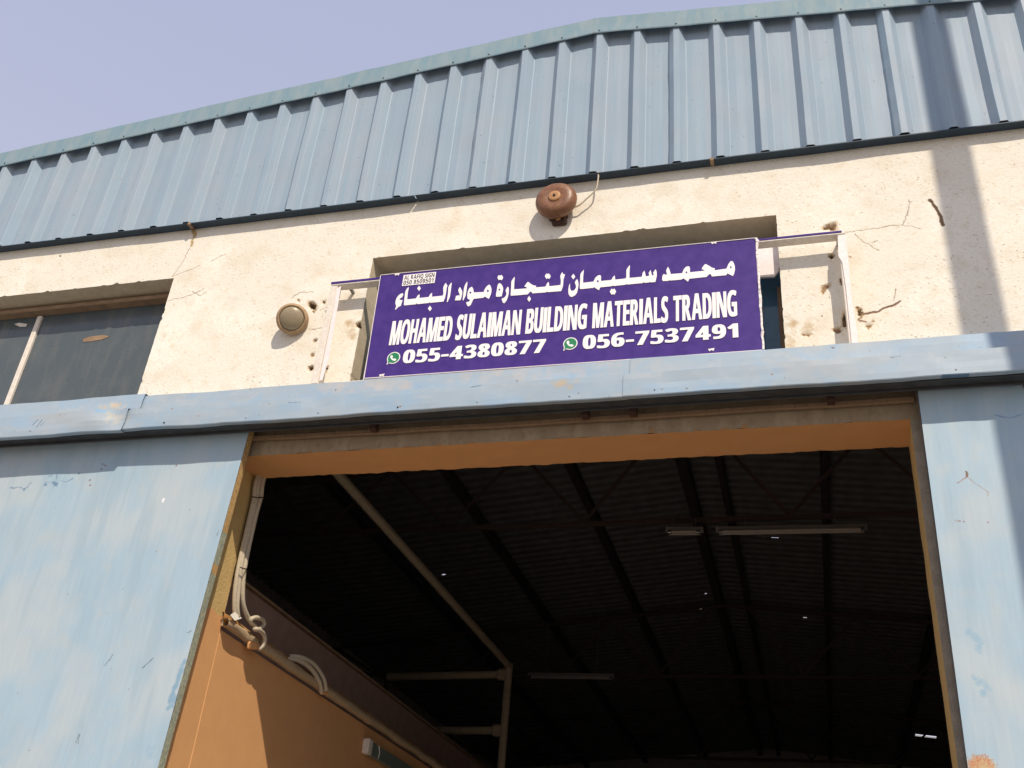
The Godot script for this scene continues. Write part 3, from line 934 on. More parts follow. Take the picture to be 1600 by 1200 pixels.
func build_cladding():
	var clad := Node3D.new()
	clad.name = "gable_cladding"
	house.add_child(clad, true)
	var wob := fnoise(301, 1.3, 3)
	var rng := RandomNumberGenerator.new()
	rng.seed = 31
	# sheets of five ribs, each lapping over the last; a rib crest every PITCH metres
	var crest0 := 0.773
	var sheet := -6
	while sheet <= 3:
		var xa := crest0 + sheet * 5 * PITCH       # crest of the seam rib
		var prof := []                              # x, z
		for r in 6:
			var cx := xa + r * PITCH
			if r == 0:
				prof.append(Vector2(cx - 0.054, 0.036))
				prof.append(Vector2(cx - 0.050, 0.042))
			else:
				prof.append(Vector2(cx - 0.060, 0.024))
			prof.append(Vector2(cx - 0.022, 0.074))
			if r < 5:
				prof.append(Vector2(cx - 0.019, 0.077))
				prof.append(Vector2(cx + 0.019, 0.077))
				prof.append(Vector2(cx + 0.022, 0.074))
				prof.append(Vector2(cx + 0.058, 0.026))
				prof.append(Vector2(cx + 0.064, 0.023))
				prof.append(Vector2(cx + 0.115, 0.0245))
				prof.append(Vector2(cx + 0.170, 0.023))
		var pts := []
		var rows := 14
		for j in rows + 1:
			var row := []
			for k in prof.size():
				var x: float = prof[k].x
				var top := cap_y(x) + 0.07
				var y := lerpf(SHEET_Y + 0.008 + wob.get_noise_1d(x * 6.0) * 0.004, top, float(j) / rows)
				var z: float = prof[k].y + wob.get_noise_2d(x * 2.0, y * 1.2) * 0.004
				if k < 2: z += wob.get_noise_2d(sheet * 5.0, y * 5.0) * 0.010 + 0.004
				row.append(Vector3(x + wob.get_noise_2d(y * 0.8, x) * 0.003, y, z + 0.002))
			pts.append(row)
		var off := rng.randf() * 2.8
		obj("cladding_sheet", grid(pts, func(p): return Vector2((p.x + off) / 2.8, (7.85 - p.y) / 1.7), false), M.sheet, clad)
		sheet += 1
	# ridge cap in lapped lengths, hem at the foot, top folded back over the roof
	var joints := [[-8.4, -6.05], [-6.1, -3.6], [-3.65, RIDGE], [RIDGE, 1.1], [1.05, 3.6], [3.55, 6.0]]
	for q in joints:
		var pts := []
		var prof := [Vector2(-0.3, 0.172), Vector2(0.084, 0.168), Vector2(0.09, 0.162), Vector2(0.091, 0.08), Vector2(0.0925, 0.008), Vector2(0.089, 0.0), Vector2(0.083, 0.004)]
		for k in prof:
			var row := []
			for i in 41:
				var x := lerpf(q[0], q[1], i / 40.0)
				var lap := 0.0015 * (joints.find(q) % 2)
				row.append(Vector3(x, cap_y(x) + k.y + wob.get_noise_1d(x * 2.0 + 40.0) * 0.005, k.x + lap + wob.get_noise_2d(x * 1.5, k.y * 3.0) * 0.003))
			pts.append(row)
		pts.reverse()
		obj("ridge_cap", grid(pts, func(p): return Vector2(p.x / 2.0, 0.05 + (0.18 - (p.y - cap_y(p.x))) / 0.25), false), M.cap, clad)
	# screws in the cap
	var sc := SphereMesh.new()
	sc.radius = 0.007
	sc.height = 0.008
	sc.radial_segments = 8
	sc.rings = 4
	var i := -28
	while i < 8:
		var x := crest0 + i * PITCH
		put("screw", sc, M.navy, clad, Vector3(x, cap_y(x) + 0.022, 0.094), Vector3(PI / 2, 0, 0))
		i += 1
	# dark drip flashing under the sheets, in lengths with open joints
	var js := [-8.2, -6.2, -4.155, -2.4, -0.385, 1.9, 5.8]
	for k in js.size() - 1:
		var st := tool()
		var g := 0.004
		var lo := Vector3(js[k] + g, SHEET_Y - 0.001, -0.02)
		bevel(st, lo, Vector3(js[k + 1] - g, SHEET_Y + 0.003, 0.070), 0.001)
		bevel(st, Vector3(js[k] + g, SHEET_Y - 0.008 + 0.002 * (k % 2), 0.066), Vector3(js[k + 1] - g, SHEET_Y + 0.001, 0.0715), 0.001)
		obj("drip_flashing", done(st), M.navy, clad)
	for x in [-4.155, -0.385]:
		obj("flashing_clip", bbox(Vector3(x - 0.012, SHEET_Y - 0.018, 0.02), Vector3(x + 0.012, SHEET_Y + 0.006, 0.076), 0.003), M.tan, clad)

# ------------------------------------------------------------------ sliding doors
func build_door(label, x0, x1, lean, mat, x_free):
	var t = thing("sliding_door", label, "door", Vector3((x0 + x1) / 2, 0, 0.075))
	var n := fnoise(int(x1 * 100) + 900, 0.6, 3)
	var pts := []
	for j in 45:
		var row := []
		for i in 35:
			var y := lerpf(0.03, 4.55, j / 44.0)
			var x: float = lerpf(x0, x1, i / 34.0) + (y - 4.4) * lean
			var z := 0.100 + n.get_noise_2d(x, y) * 0.004
			row.append(Vector3(x, y, z))
		pts.append(row)
	var u0 := -6.7 if x0 < -1 else 0.55
	obj("panel", grid(pts, func(p): return Vector2((p.x - u0) / 3.5, (4.6 - p.y) / 4.6)), mat, t)
	var st := tool()
	var b := Basis(Vector3(1, 0, 0), Vector3(lean, 1, 0), Vector3(0, 0, 1))
	bevel(st, Vector3(x0 + 0.004, 0.032, 0.05), Vector3(x1 - 0.004, 4.548, 0.094), 0.002, b, Vector3(0, 4.4, 0))
	obj("frame", done(st), M.track, t)
	# painted edge that faces the opening
	var ep := []
	var en := fnoise(77, 2.0, 4)
	var out := 0.003 if x_free > (x0 + x1) / 2 else -0.003
	for j in 61:
		var row := []
		for i in 4:
			var y := lerpf(0.03, 4.55, j / 60.0)
			row.append(Vector3(x_free + out + (y - 4.4) * lean + en.get_noise_2d(y * 3.0, i * 3.0) * 0.003, y, lerpf(0.102, 0.046, i / 3.0) + en.get_noise_2d(i, y * 5.0) * 0.002))
		ep.append(row)
	obj("edge_strip", grid(ep, func(p): return Vector2((p.z - 0.045) / 0.06, (4.6 - p.y) / 4.6)), M.door_edge if out > 0 else M.galv, t)
	return t
func build_doors():
	build_door("pale blue sliding door slid open in front of the orange wall side, dark blue dribbles near its top", -6.6, -3.228, 0.031, M.door_l, -3.228)
	build_door("pale blue sliding door with a rusty bent scratch and an old orange paint patch", 0.63, 4.0, 0.009, M.door_r, 0.63)

func build_rail():
	var t = thing("door_rail_cover", "long pale blue metal cover over the sliding door rail, dented at a joint", "rail cover", Vector3(RIDGE, 4.4, 0))
	var n := fnoise(401, 1.2, 4)
	var dents := [[-4.12, 4.60, 0.10, 0.022], [-4.25, 4.56, 0.16, -0.016], [-4.05, 4.53, 0.1, 0.014], [-2.75, 4.6, 0.07, 0.01], [-2.62, 4.60, 0.05, -0.006], [-0.62, 4.55, 0.12, 0.006], [0.9, 4.58, 0.2, 0.006]]
	var dent := func(x, y):
		var d := 0.0
		for q in dents: d -= q[3] * exp(-(pow((x - q[0]) / q[2], 2.0) + pow((y - q[1]) / (q[2] * 0.45), 2.0)))
		return d
	# each piece: upper strip, then the boxed front with a lip below
	var pieces := [[-6.9, -4.02, -0.014, 0.014], [-4.06, -0.86, 0.0, 0.0], [-0.88, 4.3, 0.0, 0.005]]
	for q in pieces:
		var ni := int((q[1] - q[0]) / 0.03)
		var strip := [Vector2(0.0, 4.772), Vector2(0.148, 4.772), Vector2(0.156, 4.768), Vector2(0.160, 4.72), Vector2(0.164, 4.66), Vector2(0.167, 4.615), Vector2(0.168, 4.58)]
		var front := [Vector2(0.17, 4.632), Vector2(0.24, 4.622), Vector2(0.250, 4.616), Vector2(0.253, 4.58), Vector2(0.254, 4.545), Vector2(0.255, 4.51), Vector2(0.255, 4.475), Vector2(0.252, 4.470), Vector2(0.222, 4.470), Vector2(0.220, 4.486)]
		for w in 2:
			var prof: Array = strip if w == 0 else front
			var pts := []
			for k in prof:
				var row := []
				for i in ni + 1:
					var x := lerpf(q[0], q[1], float(i) / ni) + (0.02 if w == 0 else 0.0)
					var y: float = k.y + n.get_noise_1d(x * 1.3 + w * 9.0) * 0.006 + (q[2] if k.y < 4.6 else 0.0) + (0.008 if q[0] < -6 and w == 0 else 0.0)
					var z: float = k.x + (q[3] if k.x > 0.1 else 0.0) + n.get_noise_2d(x * 1.4, k.y * 4.0) * 0.005
					if k.x > 0.1: z += dent.call(x, k.y)
					row.append(Vector3(x, y, z))
				pts.append(row)
			pts.reverse()
			obj("upper_strip" if w == 0 else "front_panel", grid(pts, func(p): return Vector2((p.x + 6.2) / 8.8, (4.8 - p.y) / 0.4), false), M.rail, t)
	var rv := SphereMesh.new()
	rv.radius = 0.006
	rv.height = 0.007
	rv.radial_segments = 8
	rv.rings = 4
	for k in 22:
		var x := -6.7 + k * 0.5 + n.get_noise_1d(k * 7.0) * 0.08
		put("rivet", rv, M.rust_dark if k % 3 == 0 else M.rail, t, Vector3(x, 4.497, 0.2565 + (0.014 if x < -4.04 else 0.0) + n.get_noise_2d(x * 1.4, 4.497 * 4.0) * 0.005), Vector3(PI / 2, 0, 0))
	obj("track", bbox(Vector3(-6.9, 4.49, 0.115), Vector3(4.3, 4.52, 0.205), 0.004), M.track, t)
	obj("track_flange", bbox(Vector3(-6.9, 4.474, 0.195), Vector3(4.3, 4.519, 0.207), 0.003), M.track, t)
	obj("track_flange", bbox(Vector3(-6.9, 4.474, 0.113), Vector3(4.3, 4.519, 0.124), 0.003), M.track, t)
	obj("top_plate", bbox(Vector3(-6.9, 4.563, 0.004), Vector3(4.3, 4.57, 0.16), 0.002), M.navy, t)
	var st := tool()
	var g := []
	var sag := fnoise(402, 0.8, 2)
	for i in 60:
		var x := lerpf(DOOR_L + 0.02, DOOR_R + 0.02, i / 59.0)
		g.append(Vector3(x, 4.472 + sag.get_noise_1d(x) * 0.008, 0.03))
	for i in g.size() - 1: bar(st, g[i], g[i + 1] + Vector3(0.001, 0, 0), 0.02, 0.03, 0.003)
	obj("guide_batten", done(st), M.tan, t)
	for x in [-2.4, -1.12, -0.85, 0.2, 1.15]:
		obj("hanger_bracket", bbox(Vector3(x - 0.02, 4.45, 0.06), Vector3(x + 0.02, 4.562, 0.11), 0.003), M.rust_dark, t)

# ------------------------------------------------------------------ the sign
func text_mesh(txt: String) -> TextMesh:
	var f := SystemFont.new()
	f.font_names = PackedStringArray(["Droid Sans"])
	f.font_weight = 700
	var tm := TextMesh.new()
	tm.font = f
	tm.text = txt
	tm.font_size = 64
	tm.pixel_size = 0.01
	tm.depth = 0.02
	tm.curve_step = 1.0
	return tm
func flat_verts(ch: String) -> PackedVector3Array:
	var arr := text_mesh(ch).get_mesh_arrays()
	var v: PackedVector3Array = arr[Mesh.ARRAY_VERTEX]
	var out := PackedVector3Array()
	if arr[Mesh.ARRAY_INDEX] == null: return v
	for i in arr[Mesh.ARRAY_INDEX]: out.append(v[i])
	return out
# sets a text letter by letter into the rectangle x0..x1, y0..y1 on the sign face; a capital I is a plain bar
func lettering(txt: String, x0: float, x1: float, y0: float, y1: float, parent, z, mat, bolder := 0.0, gap := 0.07):
	var cap := flat_verts("H")
	var clo := INF
	var chi := -INF
	for p in cap:
		clo = minf(clo, p.y)
		chi = maxf(chi, p.y)
	var em := chi - clo
	var pen := 0.0
	var verts := PackedVector3Array()
	for ch in txt:
		if ch == " ":
			pen += em * 0.38
			continue
		if ch == "I":
			var w := em * 0.27
			var a := Vector3(pen, 0, 0)
			for k in [Vector3(0, 0, 0), Vector3(w, em, 0), Vector3(w, 0, 0), Vector3(0, 0, 0), Vector3(0, em, 0), Vector3(w, em, 0)]: verts.append(a + k)
			pen += w + gap * em
			continue
		var v := flat_verts(ch)
		var lo := INF
		var hi := -INF
		for p in v:
			lo = minf(lo, p.x)
			hi = maxf(hi, p.x)
		for i in v.size(): verts.append(Vector3(v[i].x - lo + pen, v[i].y - clo, v[i].z))
		pen += hi - lo + gap * em
	pen -= gap * em
	var am := ArrayMesh.new()
	var shifts := [0.0] if bolder == 0.0 else [-bolder, bolder, 0.0]
	for e in shifts.size():
		var st := tool()
		st.set_smooth_group(-1)
		for p in verts:
			var q := Vector3(lerpf(x0 + bolder, x1 - bolder, p.x / pen) + float(shifts[e]), lerpf(y0, y1, p.y / em), z + 0.0002 * e + clampf(p.z * 0.02, -0.0005, 0.0005))
			st.add_vertex(q)
		st.generate_normals()
		st.commit(am)
	return obj("lettering", am, mat, parent)

func glyph(pts: Array, ox, oy, s, z) -> PackedVector2Array:
	var o := PackedVector2Array()
	for q in pts: o.append(v2(ox + q[0] * s, oy + q[1] * s, z))
	return o
func build_sign():
	var z := 0.127
	var t = thing("shop_sign", "purple trading sign with white Arabic and English lettering on a torn frame", "sign", Vector3(-1.24, 4.8, 0.0))
	# aluminium frame, longer than what is left of the face
	var fx0 := -2.865
	var fx1 := 0.365
	var y0 := 4.79
	var y1 := 5.575
	obj("frame_bar", bbox(Vector3(fx0, y1 - 0.022, 0.05), Vector3(fx1, y1, 0.115), 0.003), M.white_metal, t)
	obj("frame_bar", bbox(Vector3(fx0, y0 - 0.02, 0.05), Vector3(fx1, y0 + 0.006, 0.115), 0.003), M.white_metal, t)
	obj("frame_bar", bbox(Vector3(fx0, y0 + 0.008, 0.05), Vector3(fx0 + 0.045, y1 - 0.024, 0.113), 0.003), M.white_metal, t)
	obj("frame_bar", bbox(Vector3(fx1 - 0.045, y0 + 0.008, 0.05), Vector3(fx1, y1 - 0.024, 0.113), 0.003), M.white_metal, t)
	for x in [-1.9, -0.75]:
		obj("frame_bar", bbox(Vector3(x, y0 + 0.008, 0.05), Vector3(x + 0.03, y1 - 0.024, 0.1), 0.003), M.white_metal, t)
	for q in [[fx0 + 0.1, y1 - 0.01], [fx1 - 0.05, y1 - 0.01], [fx0 + 0.1, y0], [fx1 - 0.05, y0]]:
		obj("wall_bracket", bbox(Vector3(q[0], q[1] - 0.012, -0.02), Vector3(q[0] + 0.02, q[1] + 0.006, 0.052), 0.002), M.galv, t)
	# rags of the banner left on the frame
	obj("banner_rag", bbox(Vector3(fx0 - 0.004, y1 - 0.012, 0.110), Vector3(-2.515, y1 + 0.006, 0.1185), 0.002), M.purple, t)
	obj("banner_rag", bbox(Vector3(-0.13, y1 - 0.012, 0.110), Vector3(fx1 - 0.02, y1 + 0.003, 0.1185), 0.002), M.purple, t)
	obj("banner_rag", bbox(Vector3(-0.13, y0 - 0.024, 0.112), Vector3(fx1 - 0.03, y0 - 0.014, 0.118), 0.002), M.purple, t)
	obj("banner_rag", bbox(Vector3(fx0 - 0.004, y0 - 0.024, 0.112), Vector3(-2.51, y0 - 0.016, 0.118), 0.002), M.purple, t)
	var rag := PackedVector2Array(v2s([[1309, 371], [1322, 366], [1322, 385], [1325, 402], [1331, 470], [1340, 520], [1340, 538], [1331, 538], [1322, 452], [1316, 410], [1310, 400]], 0.118))
	obj("banner_rag", plate(rag, 0.119, 0.004), M.banner_white, t)
	obj("banner_rag", plate(PackedVector2Array(v2s([[527, 450], [533, 447], [514, 560], [504, 593], [499, 595], [514, 520]], 0.1135)), 0.1145, 0.002), M.banner_white, t)
	# the face: banner stretched over the frame, not perfectly flat
	var n := fnoise(501, 1.6, 3)
	var tl := pz(595, 430, z)
	var tr := pz(1180, 372, z)
	var br := pz(1191, 546.7, z)
	var bl := pz(569, 591, z)
	var pts := []
	for j in 25:
		var row := []
		for i in 61:
			var a := bl.lerp(br, i / 60.0)
			var b := tl.lerp(tr, i / 60.0)
			var p := a.lerp(b, j / 24.0)
			p.z = z - 0.001 + n.get_noise_2d(p.x, p.y) * 0.0012 - 0.001
			row.append(p)
		pts.append(row)
	var face = obj("face", grid(pts, func(p): return Vector2(p.x, p.y)), M.purple, t)
	obj("backing", bbox(Vector3(tl.x + 0.004, y0 - 0.018, 0.1155), Vector3(tr.x - 0.004, y1 - 0.002, 0.122), 0.001), M.banner_white, t)
	# white seams along the edges
	var st := tool()
	bar(st, tl + Vector3(0, 0.001, 0), tr + Vector3(0, 0.001, 0), 0.004, 0.005, 0.001)
	bar(st, bl + Vector3(0, -0.001, 0), br + Vector3(0, -0.001, 0), 0.004, 0.005, 0.001)
	bar(st, tl + Vector3(-0.001, 0, 0), bl + Vector3(-0.001, 0, 0), 0.003, 0.004, 0.001)
	obj("edge_seam", done(st), M.banner_white, face)
	var st2 := tool()
	var wv := []
	for i in 26: wv.append(tr.lerp(br, i / 25.0) + Vector3(0.006 + n.get_noise_1d(i * 0.9) * 0.006, 0, -0.004 + n.get_noise_1d(i * 0.7 + 50.0) * 0.008))
	for i in 25: bar(st2, wv[i], wv[i + 1], 0.014 + 0.008 * absf(n.get_noise_1d(i * 1.1 + 9.0)), 0.012, 0.002)
	bar(st2, tr + Vector3(0.0, -0.002, 0.002), tr + Vector3(0.018, -0.03, -0.004), 0.014, 0.014, 0.003)
	obj("torn_hem", done(st2), M.banner_white, face)
	for q in [[621, 428.5], [1116, 379], [597, 586], [1112, 546]]:
		var p := pz(q[0], q[1], z)
		obj("staple_tear", plate(PackedVector2Array([Vector2(p.x - 0.02, p.y + 0.004), Vector2(p.x - 0.012, p.y - 0.012), Vector2(p.x - 0.002, p.y - 0.004), Vector2(p.x + 0.01, p.y - 0.012), Vector2(p.x + 0.016, p.y + 0.008)]), z + 0.0015, 0.002), M.banner_white, face)
	# Arabic line, outlines measured from the photo
	var zl := z + 0.001
	var A := [600.0, 420.0, 0.1125]
	var B := [760.0, 410.0, 0.0875]
	var C := [880.0, 400.0, 0.1]
	var D := [1020.0, 390.0, 0.09375]
	var marks := [
		[A, [[265,345],[258,338],[235,345],[205,365],[178,400],[160,445],[158,490],[170,515],[152,565],[160,568],[200,530],[235,512],[245,475],[258,432],[235,435],[212,425],[225,410],[250,395],[268,360]]],
		[A, [[935,190],[905,230],[893,262],[890,330],[872,460],[882,462],[915,390],[928,300],[940,200]]],
		[A, [[858,195],[882,235],[870,265],[862,330],[848,400],[825,455],[700,466],[640,473],[632,462],[622,474],[465,490],[452,478],[442,492],[285,508],[275,500],[280,440],[290,360],[298,310],[315,280],[340,252],[344,262],[330,330],[322,425],[440,412],[452,400],[462,378],[490,353],[494,360],[492,405],[612,392],[625,385],[638,358],[665,332],[668,345],[665,388],[780,376],[815,372],[825,345],[822,265],[835,225]]],
		[A, [[487,235],[512,270],[487,308],[460,272]]], [A, [[637,512],[664,550],[637,590],[609,552]]],
		[A, [[1050,255],[1062,262],[1085,305],[1088,340],[1078,385],[1062,436],[985,440],[1000,375],[1040,368],[1055,372],[1048,350],[1030,300],[1040,275]]],
		[A, [[1155,175],[1158,200],[1148,280],[1135,370],[1100,442],[1092,430],[1105,320],[1110,270],[1125,225]]],
		[A, [[1220,248],[1238,275],[1248,328],[1385,322],[1395,290],[1420,250],[1455,220],[1475,228],[1492,270],[1492,320],[1478,370],[1455,418],[1400,385],[1380,402],[1245,418],[1225,455],[1205,500],[1175,524],[1155,510],[1140,465],[1152,462],[1180,455],[1195,432],[1160,415],[1155,370],[1165,310],[1185,270]]],
		[B, [[235,368],[262,385],[290,425],[300,470],[290,530],[272,605],[200,614],[172,608],[172,560],[185,500],[195,430],[210,385]]],
		[B, [[220,225],[245,238],[275,222],[300,272],[275,318],[245,305],[220,318],[195,270]]],
		[B, [[380,432],[395,445],[402,480],[398,550],[385,610],[360,680],[320,730],[300,722],[285,700],[272,648],[310,635],[345,600],[358,560],[342,500],[350,480]]],
		[B, [[502,255],[505,275],[498,360],[494,480],[640,470],[735,462],[700,435],[675,432],[690,410],[718,368],[742,346],[790,380],[830,405],[890,418],[880,445],[1050,432],[1065,415],[1072,390],[1108,345],[1118,375],[1122,425],[1290,408],[1325,398],[1330,330],[1318,240],[1335,205],[1352,172],[1370,205],[1402,215],[1390,262],[1375,300],[1372,380],[1362,440],[1335,512],[1100,530],[1075,520],[1065,535],[820,552],[800,520],[785,520],[735,570],[600,583],[435,595],[432,560],[440,460],[445,340],[465,305]]],
		[B, [[1070,198],[1095,208],[1115,195],[1150,245],[1125,295],[1097,282],[1070,295],[1042,245]]], [B, [[763,598],[797,650],[763,705],[729,652]]],
		[C, [[218,358],[235,400],[240,450],[230,510],[215,575],[185,615],[135,640],[105,630],[82,590],[80,520],[90,460],[108,425],[105,470],[108,510],[130,545],[160,540],[185,520],[200,490],[198,460],[182,415],[195,385]]],
		[C, [[158,278],[190,322],[158,366],[126,322]]],
		[C, [[320,215],[320,240],[312,320],[310,418],[470,400],[485,375],[505,335],[540,305],[575,297],[590,310],[592,390],[745,375],[762,360],[770,340],[800,302],[808,320],[812,368],[970,352],[985,335],[988,215],[1005,185],[1040,142],[1042,165],[1035,260],[1035,342],[1225,325],[1235,300],[1240,265],[1268,228],[1280,262],[1292,318],[1330,312],[1345,300],[1335,265],[1365,218],[1375,255],[1390,305],[1415,295],[1405,260],[1445,205],[1462,250],[1462,310],[1440,405],[1365,412],[1352,400],[1345,412],[1270,420],[1258,405],[1245,422],[1005,445],[990,438],[980,448],[790,468],[775,458],[765,470],[578,490],[560,532],[540,525],[482,485],[470,497],[300,515],[262,515],[258,470],[265,380],[268,285],[285,255]]],
		[C, [[755,510],[778,522],[800,508],[828,555],[800,605],[778,592],[755,605],[727,555]]],
		[D, [[252,285],[270,315],[295,385],[300,408],[490,392],[500,365],[520,320],[555,285],[600,275],[618,300],[620,378],[870,350],[835,332],[812,325],[830,290],[860,250],[885,240],[940,270],[985,300],[1035,312],[1030,345],[1225,318],[1240,290],[1260,240],[1290,200],[1315,190],[1340,205],[1365,265],[1370,330],[1355,400],[1335,440],[1240,395],[1230,425],[985,448],[965,410],[945,405],[895,455],[610,485],[585,535],[515,480],[495,488],[470,500],[290,515],[270,505],[262,520],[170,524],[155,500],[160,440],[180,405],[215,420],[240,412],[228,380],[222,350]]],
	]
	for m in marks:
		obj("lettering", plate(glyph(m[1], m[0][0], m[0][1], m[0][2], zl), zl, 0.0015), M.letter, face)
	for e in [[A, 1200, 330, 15], [A, 1443, 307, 16], [B, 233, 485, 18], [C, 542, 393, 17], [D, 562, 378, 17], [D, 1300, 292, 17]]:
		var k: Array = e[0]
		obj("counter", plate(glyph([[e[1], e[2] - e[3]], [e[1] + e[3], e[2]], [e[1], e[2] + e[3] * 1.2], [e[1] - e[3], e[2]]], k[0], k[1], k[2], zl), zl + 0.001, 0.001), M.purple, face)
	# English line and telephone numbers
	for w in [["MOHAMED", -2.375, -1.971], ["SULAIMAN", -1.944, -1.534], ["BUILDING", -1.503, -1.131], ["MATERIALS", -1.097, -0.652], ["TRADING", -0.623, -0.262]]:
		lettering(w[0], w[1], w[2], 5.027, 5.208, face, zl, M.letter, 0.0026, 0.13)
	lettering("055-4380877", -2.266, -1.37, 4.884, 4.979, face, zl, M.letter, 0.005, 0.17)
	lettering("056-7537491", -1.148, -0.261, 4.884, 4.979, face, zl, M.letter, 0.005, 0.17)
	for c in [Vector2(-2.328, 4.931), Vector2(-1.222, 4.932)]:
		for k in 2:
			var r := 0.043 - 0.006 * k
			var o := PackedVector2Array()
			for i in 28:
				var a := TAU * i / 28.0 + PI * 1.25
				var q: Vector2 = c + Vector2(cos(a), sin(a)) * r
				if i == 0: q = c + Vector2(-0.92, -1.12) * r
				if i == 1 or i == 27: q = c + Vector2(cos(a), sin(a)) * r
				o.append(q)
			obj("phone_icon", plate(o, zl + 0.0008 * k, 0.001), M.letter if k == 0 else M.green, face)
		var hs := PackedVector2Array()
		for q in [[-0.55, 0.5], [-0.3, 0.55], [-0.12, 0.18], [-0.25, 0.02], [-0.02, -0.24], [0.16, -0.14], [0.55, -0.34], [0.52, -0.56], [0.22, -0.66], [-0.22, -0.42], [-0.52, -0.05], [-0.62, 0.3]]:
			hs.append(c + Vector2(q[0], q[1]) * 0.037)
		obj("phone_icon", plate(hs, zl + 0.0016, 0.001), M.letter, face)
	obj("sticker", bbox(Vector3(-2.353, 5.48, zl - 0.001), Vector3(-2.131, 5.568, zl + 0.0004), 0.0003), M.letter, face)
	lettering("AL RAFIQ SIGN", -2.345, -2.139, 5.528, 5.561, face, zl + 0.001, M.ink, 0.0, 0.14)
	lettering("050 8509501", -2.345, -2.141, 5.487, 5.520, face, zl + 0.001, M.ink, 0.0, 0.14)

# ------------------------------------------------------------------ bell and lamp on the wall
func build_bell():
	var c := pz(869, 314, 0.085)
	var at := Vector3(c.x, c.y, 0.0)
	var t = thing("alarm_bell", "rusty brown round alarm bell under the blue cladding", "bell", at)
	var gong := lathe([Vector2(0.02, 0.128), Vector2(0.042, 0.132), Vector2(0.07, 0.137), Vector2(0.095, 0.136), Vector2(0.115, 0.127), Vector2(0.130, 0.111), Vector2(0.137, 0.093), Vector2(0.137, 0.078), Vector2(0.131, 0.060), Vector2(0.118, 0.042), Vector2(0.100, 0.03), Vector2(0.07, 0.028)], 56, true, 0.004)
	put("gong", gong, M.rust, t, at)
	put("boss", lathe([Vector2(0.0, 0.140), Vector2(0.005, 0.142), Vector2(0.034, 0.142), Vector2(0.041, 0.139), Vector2(0.042, 0.126)], 32), M.rust_light, t, at)
	put("bolt", lathe([Vector2(0.0, 0.150), Vector2(0.006, 0.150), Vector2(0.009, 0.147), Vector2(0.009, 0.138)], 12), M.tie, t, at)
	obj("back_box", bbox(at + Vector3(-0.06, -0.095, -0.01), at + Vector3(0.065, 0.05, 0.034), 0.01), M.rust_dark, t)
	obj("clapper_housing", bbox(at + Vector3(-0.035, -0.145, -0.005), at + Vector3(0.062, -0.09, 0.05), 0.01), M.rust_dark, t)
	var st := tool()
	tube(st, [at + Vector3(0.0, -0.11, 0.04), at + Vector3(0.005, -0.138, 0.06), at + Vector3(0.03, -0.136, 0.064)], 0.006, 8)
	obj("striker", done(st), M.rust_light, t)
	var k = thing("bell_cable", "thin pale cable hanging from the cladding to the rusty bell", "cable", pz(935, 273, 0.05))
	var ks := tool()
	tube(ks, curve([pz(934, 268, 0.055), pz(935, 275, 0.062), pz(934, 284, 0.06), pz(932, 294, 0.058), pz(926, 302, 0.055), pz(916, 311, 0.05), pz(906, 320, 0.045), pz(900, 323, 0.04), pz(890, 326, 0.035)], 0.015), 0.0055, 8)
	obj("cable_run", done(ks), M.cable, k)

func build_lamp():
	var c := pz(457, 499, 0.055)
	var at := Vector3(c.x, c.y, c.z)
	var t = thing("bulkhead_lamp", "dusty round bulkhead lamp with a frosted dome, hanging askew on the plaster", "wall lamp", at)
	# the fitting has come loose and leans out of the wall, facing down and across
	var axis := Vector3(0.42, -0.5, 1.0).normalized()
	var turn := Basis.looking_at(-axis, Vector3.UP).get_euler()
	put("base", lathe([Vector2(0.02, -0.05), Vector2(0.07, -0.046), Vector2(0.098, -0.03), Vector2(0.104, -0.012), Vector2(0.106, 0.012), Vector2(0.104, 0.022), Vector2(0.098, 0.026), Vector2(0.096, 0.034), Vector2(0.085, 0.036)], 48, true, 0.006), M.dust_cast, t, at, turn)
	put("rim", lathe([Vector2(0.094, 0.030), Vector2(0.095, 0.040), Vector2(0.091, 0.046), Vector2(0.085, 0.047), Vector2(0.081, 0.042), Vector2(0.080, 0.03)], 48, true, 0.004), M.dust_cast, t, at, turn)
	var dm := []
	for i in 11:
		var a := PI / 2 * i / 10.0
		dm.append(Vector2(0.0795 * cos(a) + 0.0001, 0.038 + 0.032 * sin(a)))
	put("dome", lathe(dm, 40), M.dome, t, at, turn)
	obj("mounting_plate", bbox(at + Vector3(-0.05, -0.05, -0.075), at + Vector3(0.05, 0.05, -0.03), 0.006), M.dust_cast, t)

